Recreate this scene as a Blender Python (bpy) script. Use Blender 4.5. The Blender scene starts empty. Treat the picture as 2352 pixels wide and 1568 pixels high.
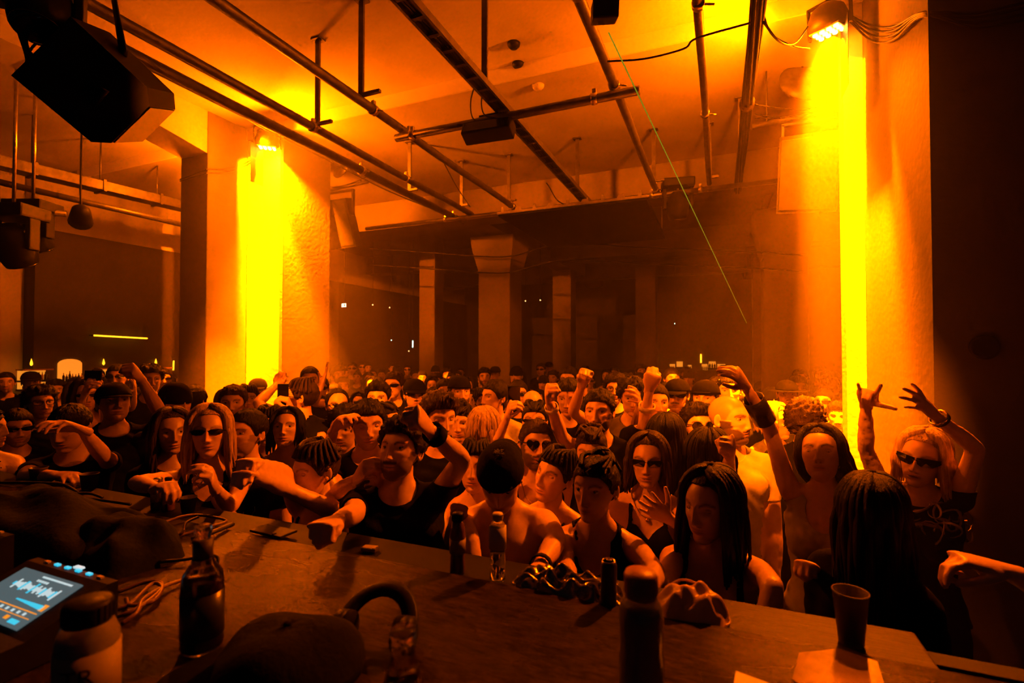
import bpy, bmesh, math, random
import numpy as np
from mathutils import Vector, Matrix, Quaternion
random.seed(11); RNG = np.random.default_rng(7)
SC = bpy.context.scene
COL = SC.collection
# ------------------------------------------------------------------ camera
FPX, CX, CY = 1143.0, 1176.0, 784.0
YAW, TILT, CAMZ = math.radians(22.7), math.atan(22.0 / 1143.0), 2.1
cam_data = bpy.data.cameras.new('camera'); cam = bpy.data.objects.new('camera', cam_data); COL.objects.link(cam)
cam.location = (0, 0, CAMZ); cam.rotation_euler = (math.pi / 2 + TILT, 0, YAW)
cam_data.sensor_width = 36.0; cam_data.lens = 36.0 * FPX / 2352.0
cam_data.clip_start = 0.02; cam_data.clip_end = 100
cam_data.dof.use_dof = True; cam_data.dof.focus_distance = 2.6; cam_data.dof.aperture_fstop = 2.6
SC.camera = cam
# ------------------------------------------------------------------ world, exposure
world = bpy.data.worlds.new('world'); SC.world = world; world.use_nodes = True
bg = world.node_tree.nodes['Background']; bg.inputs[0].default_value = (0.45, 0.8, 1.0, 1); bg.inputs[1].default_value = 0.0035
vs = SC.view_settings
vs.view_transform = 'Standard'; vs.look = 'None'; vs.gamma = 1.0; vs.use_curve_mapping = False; vs.exposure = 0.0
SC.cycles.use_adaptive_sampling = True; SC.cycles.adaptive_threshold = 0.18; SC.cycles.adaptive_min_samples = 12; SC.cycles.use_denoising = True
SC.cycles.max_bounces = 4; SC.cycles.diffuse_bounces = 3; SC.cycles.glossy_bounces = 3; SC.cycles.transmission_bounces = 6
SC.cycles.volume_bounces = 1; SC.cycles.transparent_max_bounces = 6; SC.cycles.sample_clamp_indirect = 6.0; SC.cycles.caustics_reflective = False
AMBER = (1.0, 0.119, 0.0)
LAMP_SPOT, LAMP_SPILL, LAMP_TOP, LAMP_CROWD, LAMP_STEP, LAMP_FRONT = 26000.0, 200.0, 14000.0, 560.0, 750.0, 2700.0
# ------------------------------------------------------------------ picture geometry helpers
_R = np.array([math.cos(YAW), math.sin(YAW), 0.0]); _F = np.array([-math.sin(YAW), math.cos(YAW), 0.0]); _Z = np.array([0, 0, 1.0])
CAM = np.array([0, 0, CAMZ])
def ray(px, py):
    u = (px - CX) / FPX; w = (CY - py) / FPX
    return u * _R + (math.cos(TILT) - math.sin(TILT) * w) * _F + (math.sin(TILT) + math.cos(TILT) * w) * _Z
def PD(px, py, d): return CAM + ray(px, py) * d
def PZ(px, py, z):
    r = ray(px, py); return CAM + r * ((z - CAMZ) / r[2])
def PY(px, py, y):
    r = ray(px, py); return CAM + r * (y / r[1])
def PX(px, py, x):
    r = ray(px, py); return CAM + r * (x / r[0])
# ------------------------------------------------------------------ materials
def mat(name, col, rough=0.6, metal=0.0, spec=0.5, noise=0.0, nscale=8.0, bump=0.0, bscale=40.0, emit=None, estr=0.0, trans=0.0, attr=None, stretch=None, alpha=None, ior=None):
    m = bpy.data.materials.new(name); m.use_nodes = True
    nt = m.node_tree; b = nt.nodes['Principled BSDF']
    b.inputs['Base Color'].default_value = (*col, 1); b.inputs['Roughness'].default_value = rough
    b.inputs['Metallic'].default_value = metal; b.inputs['Specular IOR Level'].default_value = spec
    if trans: b.inputs['Transmission Weight'].default_value = trans
    if ior: b.inputs['IOR'].default_value = ior
    if emit is not None:
        b.inputs['Emission Color'].default_value = (*emit, 1); b.inputs['Emission Strength'].default_value = estr
    tc = nt.nodes.new('ShaderNodeTexCoord'); mp = nt.nodes.new('ShaderNodeMapping')
    nt.links.new(tc.outputs['Object'], mp.inputs[0])
    if stretch: mp.inputs['Scale'].default_value = stretch
    src = None
    if attr:
        a = nt.nodes.new('ShaderNodeAttribute'); a.attribute_name = attr; src = a.outputs['Color']
        nt.links.new(src, b.inputs['Base Color'])
    if noise:
        n = nt.nodes.new('ShaderNodeTexNoise'); n.inputs['Scale'].default_value = nscale; n.inputs['Detail'].default_value = 5
        nt.links.new(mp.outputs[0], n.inputs['Vector'])
        mx = nt.nodes.new('ShaderNodeMix'); mx.data_type = 'RGBA'; mx.blend_type = 'MULTIPLY'; mx.inputs[0].default_value = noise
        rp = nt.nodes.new('ShaderNodeMapRange'); rp.inputs[1].default_value = 0.3; rp.inputs[2].default_value = 0.7; rp.inputs[3].default_value = 0.25; rp.inputs[4].default_value = 1.3
        nt.links.new(n.outputs[0], rp.inputs[0]); nt.links.new(rp.outputs[0], mx.inputs[7])
        if src: nt.links.new(src, mx.inputs[6])
        else: mx.inputs[6].default_value = (*col, 1)
        nt.links.new(mx.outputs[2], b.inputs['Base Color'])
    if bump:
        n2 = nt.nodes.new('ShaderNodeTexNoise'); n2.inputs['Scale'].default_value = bscale; n2.inputs['Detail'].default_value = 4
        nt.links.new(mp.outputs[0], n2.inputs['Vector'])
        bp = nt.nodes.new('ShaderNodeBump'); bp.inputs['Strength'].default_value = bump; bp.inputs['Distance'].default_value = 0.01
        nt.links.new(n2.outputs[0], bp.inputs['Height']); nt.links.new(bp.outputs[0], b.inputs['Normal'])
    return m
M = {}
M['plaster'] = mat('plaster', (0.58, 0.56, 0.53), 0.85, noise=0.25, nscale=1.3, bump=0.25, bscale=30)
M['plaster_old'] = mat('plaster_old', (0.62, 0.60, 0.56), 0.85, noise=0.35, nscale=0.9, bump=0.3, bscale=22)
M['dark_cladding'] = mat('dark_cladding', (0.055, 0.05, 0.047), 0.7, noise=0.4, nscale=1.5)
M['floor'] = mat('floor', (0.06, 0.055, 0.05), 0.6, noise=0.4, nscale=2)
M['steel'] = mat('steel', (0.16, 0.15, 0.14), 0.45, metal=0.7, noise=0.4, nscale=14, bump=0.2)
M['bright_steel'] = mat('bright_steel', (0.75, 0.72, 0.68), 0.28, metal=0.9, noise=0.3, nscale=30)
M['black_metal'] = mat('black_metal', (0.012, 0.0115, 0.011), 0.5, spec=.25, noise=0.3, nscale=20)
M['black_plastic'] = mat('black_plastic', (0.009, 0.009, 0.0095), 0.5, spec=.12, bump=0.08, bscale=120)
M['cable'] = mat('cable', (0.009, 0.009, 0.009), 0.5)
M['cable_red'] = mat('cable_red', (0.10, 0.05, 0.04), 0.4)
M['tape'] = mat('tape', (0.10, 0.08, 0.06), 0.5, noise=0.7, nscale=40, bump=0.5, bscale=60)
# ------------------------------------------------------------------ mesh helpers
def new_obj(name, me, parent=None, loc=None):
    o = bpy.data.objects.new(name, me); COL.objects.link(o)
    if parent is not None: o.parent = parent
    if loc is not None: o.location = loc
    return o
def tag(o, label=None, cat=None, group=None, kind=None):
    if label: o['label'] = label
    if cat: o['category'] = cat
    if group: o['group'] = group
    if kind: o['kind'] = kind
    return o
def struct(o): o['kind'] = 'structure'; return o
def empty(name, loc, label=None, cat=None, group=None, rz=0.0):
    o = bpy.data.objects.new(name, None); COL.objects.link(o); o.location = loc; o.rotation_euler = (0, 0, rz)
    o.empty_display_size = 0.05
    return tag(o, label, cat, group)
class MB:
    """collects quads and triangles in world space, then links them as one mesh object"""
    def __init__(s): s.v = []; s.f = []; s.sm = []
    def add(s, vs, fs, smooth=False):
        b = len(s.v); s.v.extend([tuple(float(c) for c in p) for p in vs]); s.f.extend([tuple(b + i for i in f) for f in fs]); s.sm.extend([smooth] * len(fs)); return s
    def box(s, c, size, rot=None, bev=0.0):
        sx, sy, sz = [a / 2 for a in size]; c = np.array(c, float); Rm = np.eye(3) if rot is None else np.array(rot)
        if bev <= 0:
            P = [c + Rm @ np.array((x, y, z)) for z in (-sz, sz) for y in (-sy, sy) for x in (-sx, sx)]
            return s.add(P, [(0, 2, 3, 1), (4, 5, 7, 6), (0, 1, 5, 4), (2, 6, 7, 3), (0, 4, 6, 2), (1, 3, 7, 5)])
        b = min(bev, sx * .9, sy * .9, sz * .9); bm = bmesh.new(); bmesh.ops.create_cube(bm, size=1.0)
        for v in bm.verts: v.co = Vector((v.co.x * 2 * sx, v.co.y * 2 * sy, v.co.z * 2 * sz))
        bmesh.ops.bevel(bm, geom=list(bm.edges), offset=b, segments=2, profile=0.6, affect='EDGES')
        bm.verts.index_update(); P = [c + Rm @ np.array(v.co) for v in bm.verts]; F = [[v.index for v in f.verts] for f in bm.faces]; bm.free()
        return s.add(P, F)
    def tube(s, pts, rad, n=8, cap=True, flat=None, smooth=True):
        pts = [np.array(p, float) for p in pts]; k = len(pts)
        rads = [rad] * k if np.isscalar(rad) else list(rad)
        V = []; ref = None
        for i, p in enumerate(pts):
            t = pts[min(i + 1, k - 1)] - pts[max(i - 1, 0)]; t = t / (np.linalg.norm(t) + 1e-12)
            if ref is None:
                ref = np.array([0, 0, 1.0]) if abs(t[2]) < 0.9 else np.array([1.0, 0, 0])
            a = ref - t * np.dot(ref, t); a /= (np.linalg.norm(a) + 1e-12); ref = a; b = np.cross(t, a)
            fa, fb = (1, 1) if flat is None else flat
            for j in range(n):
                q = 2 * math.pi * j / n; V.append(p + rads[i] * (math.cos(q) * a * fa + math.sin(q) * b * fb))
        F = [(i * n + j, i * n + (j + 1) % n, (i + 1) * n + (j + 1) % n, (i + 1) * n + j) for i in range(k - 1) for j in range(n)]
        if cap: F += [tuple(reversed(range(n))), tuple((k - 1) * n + j for j in range(n))]
        return s.add(V, F, smooth)
    def lathe(s, prof, c=(0, 0, 0), n=24, rot=None, smooth=True):
        c = np.array(c, float); Rm = np.eye(3) if rot is None else np.array(rot); V = []; k = len(prof)
        for r, z in prof:
            for j in range(n):
                q = 2 * math.pi * j / n; V.append(c + Rm @ np.array((r * math.cos(q), r * math.sin(q), z)))
        F = [(i * n + j, i * n + (j + 1) % n, (i + 1) * n + (j + 1) % n, (i + 1) * n + j) for i in range(k - 1) for j in range(n)]
        if prof[0][0] > 1e-5: F.append(tuple(reversed(range(n))))
        if prof[-1][0] > 1e-5: F.append(tuple((k - 1) * n + j for j in range(n)))
        return s.add(V, F, smooth)
    def prism(s, poly, h0, h1, rot=None, c=(0, 0, 0)):
        c = np.array(c, float); Rm = np.eye(3) if rot is None else np.array(rot); n = len(poly)
        V = [c + Rm @ np.array((x, y, h)) for h in (h0, h1) for x, y in poly]
        F = [tuple(reversed(range(n))), tuple(range(n, 2 * n))] + [(i, (i + 1) % n, n + (i + 1) % n, n + i) for i in range(n)]
        return s.add(V, F)
    def build(s, name, material, parent=None, origin=None):
        me = bpy.data.meshes.new(name)
        o0 = np.zeros(3) if origin is None else np.array(origin, float)
        if parent is not None and origin is None: o0 = np.array(parent.get('_base', (0, 0, 0)), float)
        me.from_pydata([tuple(np.array(p) - o0) for p in s.v], [], s.f); me.update()
        me.polygons.foreach_set('use_smooth', s.sm)
        me.materials.append(M[material] if isinstance(material, str) else material)
        o = new_obj(name, me, parent)
        if parent is None: o.location = o0
        o['_base'] = [float(q) for q in o0]
        return o
def base_empty(name, loc, label, cat, group=None):
    e = empty(name, loc, label, cat, group); e['_base'] = [float(c) for c in loc]; return e
def rotm(ax, ay, az): return np.array(Matrix.Rotation(az, 3, 'Z') @ Matrix.Rotation(ay, 3, 'Y') @ Matrix.Rotation(ax, 3, 'X'))
def sag(a, b, drop, n=10, side=(0, 0, 0)):
    a = np.array(a, float); b = np.array(b, float); sd = np.array(side, float)
    return [a + (b - a) * t + (np.array((0, 0, -drop)) + sd) * 4 * t * (1 - t) for t in np.linspace(0, 1, n)]
def spline(pts, n=8):
    P = [np.array(p, float) for p in pts]; P = [2 * P[0] - P[1]] + P + [2 * P[-1] - P[-2]]; out = []
    for i in range(1, len(P) - 2):
        for t in np.linspace(0, 1, n, endpoint=False):
            p0, p1, p2, p3 = P[i - 1], P[i], P[i + 1], P[i + 2]
            out.append(0.5 * ((2 * p1) + (-p0 + p2) * t + (2 * p0 - 5 * p1 + 4 * p2 - p3) * t * t + (-p0 + 3 * p1 - 3 * p2 + p3) * t ** 3))
    out.append(P[-2]); return out
# ================================================================== the room
def sbox(name, x0, x1, y0, y1, z0, z1, m, parent=None):
    mb = MB(); mb.box(((x0 + x1) / 2, (y0 + y1) / 2, (z0 + z1) / 2), (x1 - x0, y1 - y0, z1 - z0))
    o = mb.build(name, m, parent)
    if parent is None: struct(o)
    return o
M['concrete_dimmed'] = mat('concrete_dimmed', (0.15, 0.14, 0.13), 0.85, noise=0.3, nscale=1.6, bump=0.3, bscale=26)  # colour lowered so the pillar flanks look less lit
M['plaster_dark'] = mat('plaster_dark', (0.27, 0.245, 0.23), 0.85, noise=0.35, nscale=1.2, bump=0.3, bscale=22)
M['concrete_dimmed_more'] = mat('concrete_dimmed_more', (0.10, 0.093, 0.087), 0.85, noise=0.3, nscale=1.6, bump=0.3, bscale=26)  # darker copy that dims the light on the right block's flank
M['plaster_lit'] = mat('plaster_lit', (0.86, 0.84, 0.80), 0.7, noise=0.1, nscale=2, bump=0.25, bscale=34)  # raised colour standing in for strong lamp light on these faces
CEIL, CEIL2 = CAMZ + 2.755, CAMZ + 2.61
sbox('floor', -16, 9, -1, 18, -0.2, 0.0, 'floor')
sbox('stage_floor', -6, 4, -1.5, 1.15, 0.0, 0.5, 'floor')
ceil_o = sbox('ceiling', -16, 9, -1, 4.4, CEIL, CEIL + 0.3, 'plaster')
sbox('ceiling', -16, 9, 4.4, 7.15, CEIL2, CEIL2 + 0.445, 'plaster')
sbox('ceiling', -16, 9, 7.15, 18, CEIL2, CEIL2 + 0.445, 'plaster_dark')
sbox('trim_step_lit', -9.0, 1.0, 4.38, 4.398, CEIL2, CEIL - .001, 'plaster_lit')  # pale strip put in for the light along the ceiling step
for k, yb in enumerate((7.15, 11.2, 14.5)):
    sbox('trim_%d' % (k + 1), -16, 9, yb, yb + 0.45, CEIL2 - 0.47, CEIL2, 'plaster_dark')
sbox('wall_back', -16, 9, 17.0, 17.3, 0, CEIL2, 'dark_cladding')
# side wall of the left bay: dark cladding below, plaster above
sbox('wall_left', -9.4, -9.0, 3.9, 17.0, 0, CAMZ + 1.77, 'dark_cladding')
sbox('wall_left_upper', -9.5, -9.1, 3.9, 17.0, CAMZ + 1.77, CEIL2, 'plaster')
sbox('wall_left_pier', -10.2, -9.28, 3.2, 3.9, 0, CEIL, 'plaster')
# the big left pillar and the pilaster behind it that the flood light paints yellow
def pillar(name, x0, x1, y0, y1, z1, m='plaster'):
    mb = MB(); mb.box(((x0 + x1) / 2, (y0 + y1) / 2, z1 / 2), (x1 - x0, y1 - y0, z1), bev=0.012)
    return struct(mb.build(name, m))
pillar('wall_pillar', -5.86, -5.40, 3.876, 4.40, CEIL, 'concrete_dimmed')
pillar('wall_pilaster', -5.397, -4.859, 4.45, 5.24, CEIL2, 'concrete_dimmed')  # side shade put into the colour, against the brighter front slab
sbox('wall_pilaster_lit_face', -5.397, -4.857, 4.402, 4.449, 0, CEIL2, 'plaster_lit')  # pale slab: the front's stronger light is put into its colour
# haunched beam running from the left pillar over the stage
mb = MB()
for a in (0,):
    prof = [(3.876, 2.27), (2.33, 2.555), (-1.0, 2.60), (-1.0, 2.755), (3.876, 2.755)]
    V = [(x, y, CAMZ + h) for x in (-5.86, -5.41) for y, h in prof]; n = len(prof)
    mb.add(V, [tuple(range(n)), tuple(reversed(range(n, 2 * n)))] + [(i, n + i, n + (i + 1) % n, (i + 1) % n) for i in range(n)])
struct(mb.build('trim_haunched_beam', 'plaster'))
# right block: dark end towards the stage, lit flank towards the hall, narrow lit pilaster
sbox('wall_right', 1.0, 7.0, 3.16, 4.40, 0, CEIL, 'concrete_dimmed_more')
sbox('wall_right_pilaster', 0.872, 0.998, 4.402, 4.56, 0, CEIL2, 'plaster_lit')  # narrow face whose lit look is helped by a paler colour
# second row of pillars
for x0, x1 in ((-4.25, -3.6), (0.62, 1.22)):
    mb = MB(); mb.box(((x0 + x1) / 2, 8.8, 2.1), (x1 - x0, 0.6, 4.2), bev=0.015)
    xm = (x0 + x1) / 2
    V = []
    for z, gx, gy in ((3.55, 0.31, 0.29), (4.05, 0.42, 0.40), (4.25, 0.44, 0.42)):
        V += [(xm - gx, 8.8 - gy, z), (xm + gx, 8.8 - gy, z), (xm + gx, 8.8 + gy, z), (xm - gx, 8.8 + gy, z)]
    F = [(3, 2, 1, 0), (8, 9, 10, 11)] + [(r * 4 + i, r * 4 + (i + 1) % 4, r * 4 + 4 + (i + 1) % 4, r * 4 + 4 + i) for r in range(2) for i in range(4)]
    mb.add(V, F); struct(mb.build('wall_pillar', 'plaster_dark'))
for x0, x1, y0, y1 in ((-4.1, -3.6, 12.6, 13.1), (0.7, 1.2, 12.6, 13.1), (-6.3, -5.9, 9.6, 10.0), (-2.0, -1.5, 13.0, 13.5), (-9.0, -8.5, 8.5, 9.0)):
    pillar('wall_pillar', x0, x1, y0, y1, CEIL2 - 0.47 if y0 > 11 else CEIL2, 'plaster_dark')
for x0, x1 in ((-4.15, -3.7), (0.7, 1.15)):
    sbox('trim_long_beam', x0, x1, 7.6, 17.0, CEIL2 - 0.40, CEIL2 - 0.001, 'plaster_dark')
# ------------------------------------------------------------------ haze
def haze(name, x0, x1, y0, y1, z0, z1, dens):
    m = bpy.data.materials.new(name); m.use_nodes = True; nt = m.node_tree; nt.nodes.remove(nt.nodes['Principled BSDF'])
    vsn = nt.nodes.new('ShaderNodeVolumeScatter'); vsn.inputs['Color'].default_value = (0.95, 0.95, 0.95, 1); vsn.inputs['Density'].default_value = dens; vsn.inputs['Anisotropy'].default_value = 0.35
    nt.links.new(vsn.outputs[0], nt.nodes['Material Output'].inputs['Volume'])
    mb = MB(); mb.box(((x0 + x1) / 2, (y0 + y1) / 2, (z0 + z1) / 2), (x1 - x0, y1 - y0, z1 - z0))
    o = mb.build(name, m); o['kind'] = 'stuff'; o['label'] = 'thin stage haze hanging over the dance floor'; o['category'] = 'haze'
    return o
HAZE_DENS = 0.007
haze('haze', -8.95, 0.99, 1.9, 12.0, 0.01, CEIL2 - 0.005, HAZE_DENS)
def haze_puff(name, poly, z0, z1, dens, label):
    o = haze(name, 0, 1, 0, 1, 0, 1, dens); me = o.data; mb = MB(); mb.prism(poly, z0, z1); me.clear_geometry(); me.from_pydata(mb.v, [], mb.f); me.update(); o['label'] = label
haze_puff('haze', [(-5.39, 3.5), (-4.0, 3.5), (-4.0, 5.4), (-4.85, 5.4), (-4.85, 4.395), (-5.39, 4.395)], 0.02, CEIL2 - .02, 0.03, 'dense haze glowing around the left pillar')
haze_puff('haze', [(-5.39, 3.0), (-3.2, 3.0), (-3.2, 6.2), (-4.85, 6.2), (-4.85, 4.396), (-5.39, 4.396)], 0.03, CEIL2 - .03, 0.022, 'looser haze spreading from the left pillar')
haze_puff('haze', [(0.58, 3.5), (0.99, 3.5), (0.99, 4.39), (0.865, 4.39), (0.865, 4.9), (0.58, 4.9)], 0.02, CEIL2 - .02, 0.035, 'dense haze glowing beside the right pillar')
# ------------------------------------------------------------------ the two flood lights on the pillars
def flood(name, pos, aim, top, crowd, step, label, cable_to, spill_off, beam=1.0, spill=1.0, ck=1.0, light_flag=None):
    pos = np.array(pos); e = base_empty(name, pos, label, 'flood light', 'flood lights on the pillars')
    f = np.array(aim, float); f /= np.linalg.norm(f)
    side = np.cross(f, (0, 0, 1.0)); side /= np.linalg.norm(side); up = np.cross(side, f)
    Rm = np.stack([side, up, -f], 1)     # local: z away from the light's beam
    mb = MB(); mb.lathe([(0.085, 0.0), (0.125, 0.02), (0.13, 0.08), (0.105, 0.15), (0.06, 0.185), (0.001, 0.19)], pos, 20, Rm); mb.build('housing', 'black_metal', e)
    mb = MB(); mb.box(pos + Rm @ np.array((0, 0, 0.0)), (0.20, 0.15, 0.012), Rm, 0.004); mb.build('lens_plate', 'bright_steel', e)
    for i in range(4):
        for j in range(3):
            c = pos + Rm @ np.array((-0.07 + i * 0.0467, -0.045 + j * 0.045, -0.008))
            mb = MB(); mb.lathe([(0.017, 0.0), (0.016, -0.006), (0.009, -0.011), (0.001, -0.012)][::-1], c, 10, Rm); mb.build('lens', 'lamp_lens', e)
    for sgn in (-1, 1):
        mb = MB(); mb.box(pos + Rm @ np.array((sgn * 0.14, 0.02, 0.11)), (0.012, 0.035, 0.22), Rm); mb.build('yoke', 'black_metal', e)
    mb = MB(); mb.box(pos + Rm @ np.array((0, 0.02, 0.225)), (0.29, 0.035, 0.012), Rm); mb.build('yoke_bar', 'black_metal', e)
    mb = MB(); mb.tube([pos + Rm @ np.array((0, 0.02, 0.225)), np.array(cable_to)], 0.018, 8); mb.build('arm', 'black_metal', e)
    if light_flag is not None:  # added plate that keeps the beam off the neighbouring flank
        dx, y0, y1, hgt = light_flag; mb = MB(); mb.box(pos + np.array((dx, (y0 + y1) / 2, .03 - hgt / 2)), (.004, y1 - y0, hgt)); mb.build('added_light_flag', 'black_metal', e)
    def lamp(nm, kind, p, d, power, size, angle=None, blend=0.6):
        L = bpy.data.lights.new(nm, kind); L.color = AMBER; L.energy = power; L.shadow_soft_size = size
        if kind == 'SPOT': L.spot_size = angle; L.spot_blend = blend
        o = bpy.data.objects.new(nm, L); COL.objects.link(o); o.parent = e; o.location = np.array(p) - pos
        o.rotation_euler = Vector(d).to_track_quat('-Z', 'Y').to_euler()
    lamp(name + '_beam', 'SPOT', pos + f * 0.03, f, LAMP_SPOT * beam, 0.02, math.radians(44), 0.6)
    lamp(name + '_wide', 'SPOT', pos + f * 0.03, top, LAMP_TOP * beam, 0.02, math.radians(100), 0.4)
    lamp(name + '_crowd', 'SPOT', pos + f * 0.03, crowd, LAMP_CROWD * ck, 0.06, math.radians(92), 0.7)
    if step is not None: lamp(name + '_step', 'SPOT', pos + np.array(spill_off), step, LAMP_STEP * spill, 0.06, math.radians(120), 0.9)
    lamp(name + '_spill', 'POINT', pos + f * 0.12 + np.array(spill_off), f, LAMP_SPILL * spill, 0.07)
    return e
M['lamp_lens'] = mat('lamp_lens', (0.8, 0.6, 0.2), 0.2, emit=(1.0, 0.55, 0.05), estr=30)
LAMP_L = PY(614, 338, 4.17); LAMP_R = PY(1903, 72, 4.15)
flood('flood_light', LAMP_L, (-0.09, 0.10, -1.0), (-0.6, 0.45, -0.6), (0.75, -0.30, -1.0), (1.0, 0.6, 0.30), 'round flood light on the left pillar, shining down its yellow face', LAMP_L + np.array((-0.1, 0.22, 0.26)), (.05, -.14, 0), light_flag=(-.10, -.14, .03, .46))
flood('flood_light', LAMP_R, (0.035, 0.05, -1.0), (0.25, 0.45, -1.0), (-0.28, -0.42, -1.0), (-1.0, 0.6, 0.30), 'round flood light high on the right pillar beside trailing cables', LAMP_R + np.array((0.16, 0.26, 0.22)), (-.28, -.1, 0), 0.6, 0.6, 3.0, light_flag=(.09, -.14, .075, .50))
LAMP_B = np.array((-6.02, 4.26, 4.36))
flood('flood_light', LAMP_B, (0.05, 0.10, -1.0), (-0.3, 0.9, 0.3), (-0.7, -0.3, -1.0), (-1.0, 0.6, 0.30), 'flood light on the hidden far side of the left pillar', LAMP_B + np.array((0.13, 0.0, 0.2)), (-.05, -.14, 0), 0.10, 0.4, 0.35)

# unseen spots added above the booth to light the crowd from in front
def added_spot(pos, target, label, power, ang):
    pos = np.array(pos, float); f = np.array(target, float) - pos; f /= np.linalg.norm(f); e = base_empty('added_spotlight', pos, label, 'spotlight', 'added spotlights above the booth')
    side = np.cross(f, (0, 0, 1.0)); side /= np.linalg.norm(side); up = np.cross(side, f); Rm = np.stack([side, up, -f], 1)
    MB().lathe([(.055, -.22), (.06, -.22), (.06, -.02), (.085, .0), (.09, .16), (.06, .20), (.001, .205)], pos, 16, Rm).build('barrel', 'black_metal', e)
    MB().lathe([(.001, -.212), (.05, -.214)], pos, 16, Rm).build('lens', 'lamp_lens', e)
    mb = MB(); mb.tube([pos, pos + np.array((0, 0, .14)), np.array((pos[0], pos[1], CEIL))], .014, 6); mb.build('hook', 'black_metal', e)
    L = bpy.data.lights.new('added_beam', 'SPOT'); L.color = AMBER; L.energy = power; L.shadow_soft_size = .04; L.spot_size = math.radians(ang); L.spot_blend = .5
    o = bpy.data.objects.new('added_beam', L); COL.objects.link(o); o.parent = e; o.location = f * .235; o.rotation_euler = Vector(f).to_track_quat('-Z', 'Y').to_euler()
added_spot((-.38, .55, 4.15), (.42, 3.5, 1.62), 'unseen added spotlight above the booth aimed at the right pillar', LAMP_FRONT, 26)
added_spot((-2.2, .55, 4.15), (-2.75, 3.2, 1.62), 'unseen added spotlight above the booth aimed at the left crowd', LAMP_FRONT * .55, 20)
added_spot((-2.75, .75, 4.2), (-1.0, 3.0, 1.6), 'unseen added spotlight above the booth aimed at the middle of the crowd', LAMP_FRONT * .25, 40)
# ================================================================== people
M['skin'] = mat('skin', (0.5, 0.35, 0.28), 0.42, attr='Col', noise=0.12, nscale=40, bump=0.06, bscale=180)
M['hair_dark'] = mat('hair_dark', (0.008, 0.006, 0.005), 0.5, spec=.22, noise=0.7, nscale=30, bump=0.6, bscale=90, stretch=(3, 3, 0.35))
M['hair_brown'] = mat('hair_brown', (0.04, 0.025, 0.015), 0.5, spec=.22, noise=0.7, nscale=30, bump=0.6, bscale=90, stretch=(3, 3, 0.35))
M['hair_blond'] = mat('hair_blond', (0.50, 0.36, 0.18), 0.42, noise=0.7, nscale=30, bump=0.6, bscale=90, stretch=(3, 3, 0.35))
M['cloth_black'] = mat('cloth_black', (0.006, 0.006, 0.006), 0.9, spec=0.08, noise=0.3, nscale=25, bump=0.25, bscale=35)
M['cloth_dark'] = mat('cloth_dark', (0.02, 0.018, 0.017), 0.85, spec=0.25, noise=0.4, nscale=25, bump=0.25, bscale=35)
M['cloth_grey'] = mat('cloth_grey', (0.16, 0.15, 0.14), 0.85, spec=0.3, noise=0.2, nscale=25, bump=0.2, bscale=35)
M['cloth_pale'] = mat('cloth_pale', (0.40, 0.38, 0.36), 0.85, spec=0.3, noise=0.2, nscale=25, bump=0.2, bscale=35)
M['cloth_light'] = mat('cloth_light', (0.55, 0.52, 0.48), 0.85, spec=0.3, noise=0.2, nscale=25, bump=0.2, bscale=30)
M['cloth_leather'] = mat('cloth_leather', (0.02, 0.018, 0.017), 0.38, noise=0.4, nscale=25, bump=0.3, bscale=60)
M['trousers'] = mat('trousers', (0.01, 0.01, 0.011), 0.9, spec=.1, noise=0.3, nscale=20)
M['lens_dark'] = mat('lens_dark', (0.006, 0.006, 0.007), 0.08, spec=0.6)
M['gold'] = mat('gold', (0.8, 0.6, 0.25), 0.25, metal=1.0)
M['band_light'] = mat('band_light', (0.7, 0.66, 0.6), 0.6)
def unit(v): v = np.asarray(v, float); return v / (np.linalg.norm(v) + 1e-12)
def arr_mesh(name, V, T, mats, mi=None, col=None, smooth=True):
    me = bpy.data.meshes.new(name)
    V = np.asarray(V, np.float32); T = np.asarray(T, np.int32); n = len(T)
    me.vertices.add(len(V)); me.vertices.foreach_set('co', V.ravel())
    me.loops.add(n * 3); me.loops.foreach_set('vertex_index', T.ravel())
    me.polygons.add(n); me.polygons.foreach_set('loop_start', np.arange(0, n * 3, 3, dtype=np.int32))
    me.polygons.foreach_set('use_smooth', np.full(n, smooth))
    for m in mats: me.materials.append(M[m] if isinstance(m, str) else m)
    if mi is not None: me.polygons.foreach_set('material_index', np.asarray(mi, np.int32))
    me.update(calc_edges=True)
    if col is not None:
        ca = me.color_attributes.new('Col', 'FLOAT_COLOR', 'POINT')
        c4 = np.ones((len(V), 4), np.float32); c4[:, :3] = col; ca.data.foreach_set('color', c4.ravel())
    return me
def tri(F):
    out = []
    for f in F:
        for i in range(1, len(f) - 1): out.append((f[0], f[i], f[i + 1]))
    return np.array(out, np.int32)
def normals(V, T):
    N = np.zeros_like(V); fn = np.cross(V[T[:, 1]] - V[T[:, 0]], V[T[:, 2]] - V[T[:, 0]])
    for k in range(3): np.add.at(N, T[:, k], fn)
    return N / (np.linalg.norm(N, axis=1, keepdims=True) + 1e-12)
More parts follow.
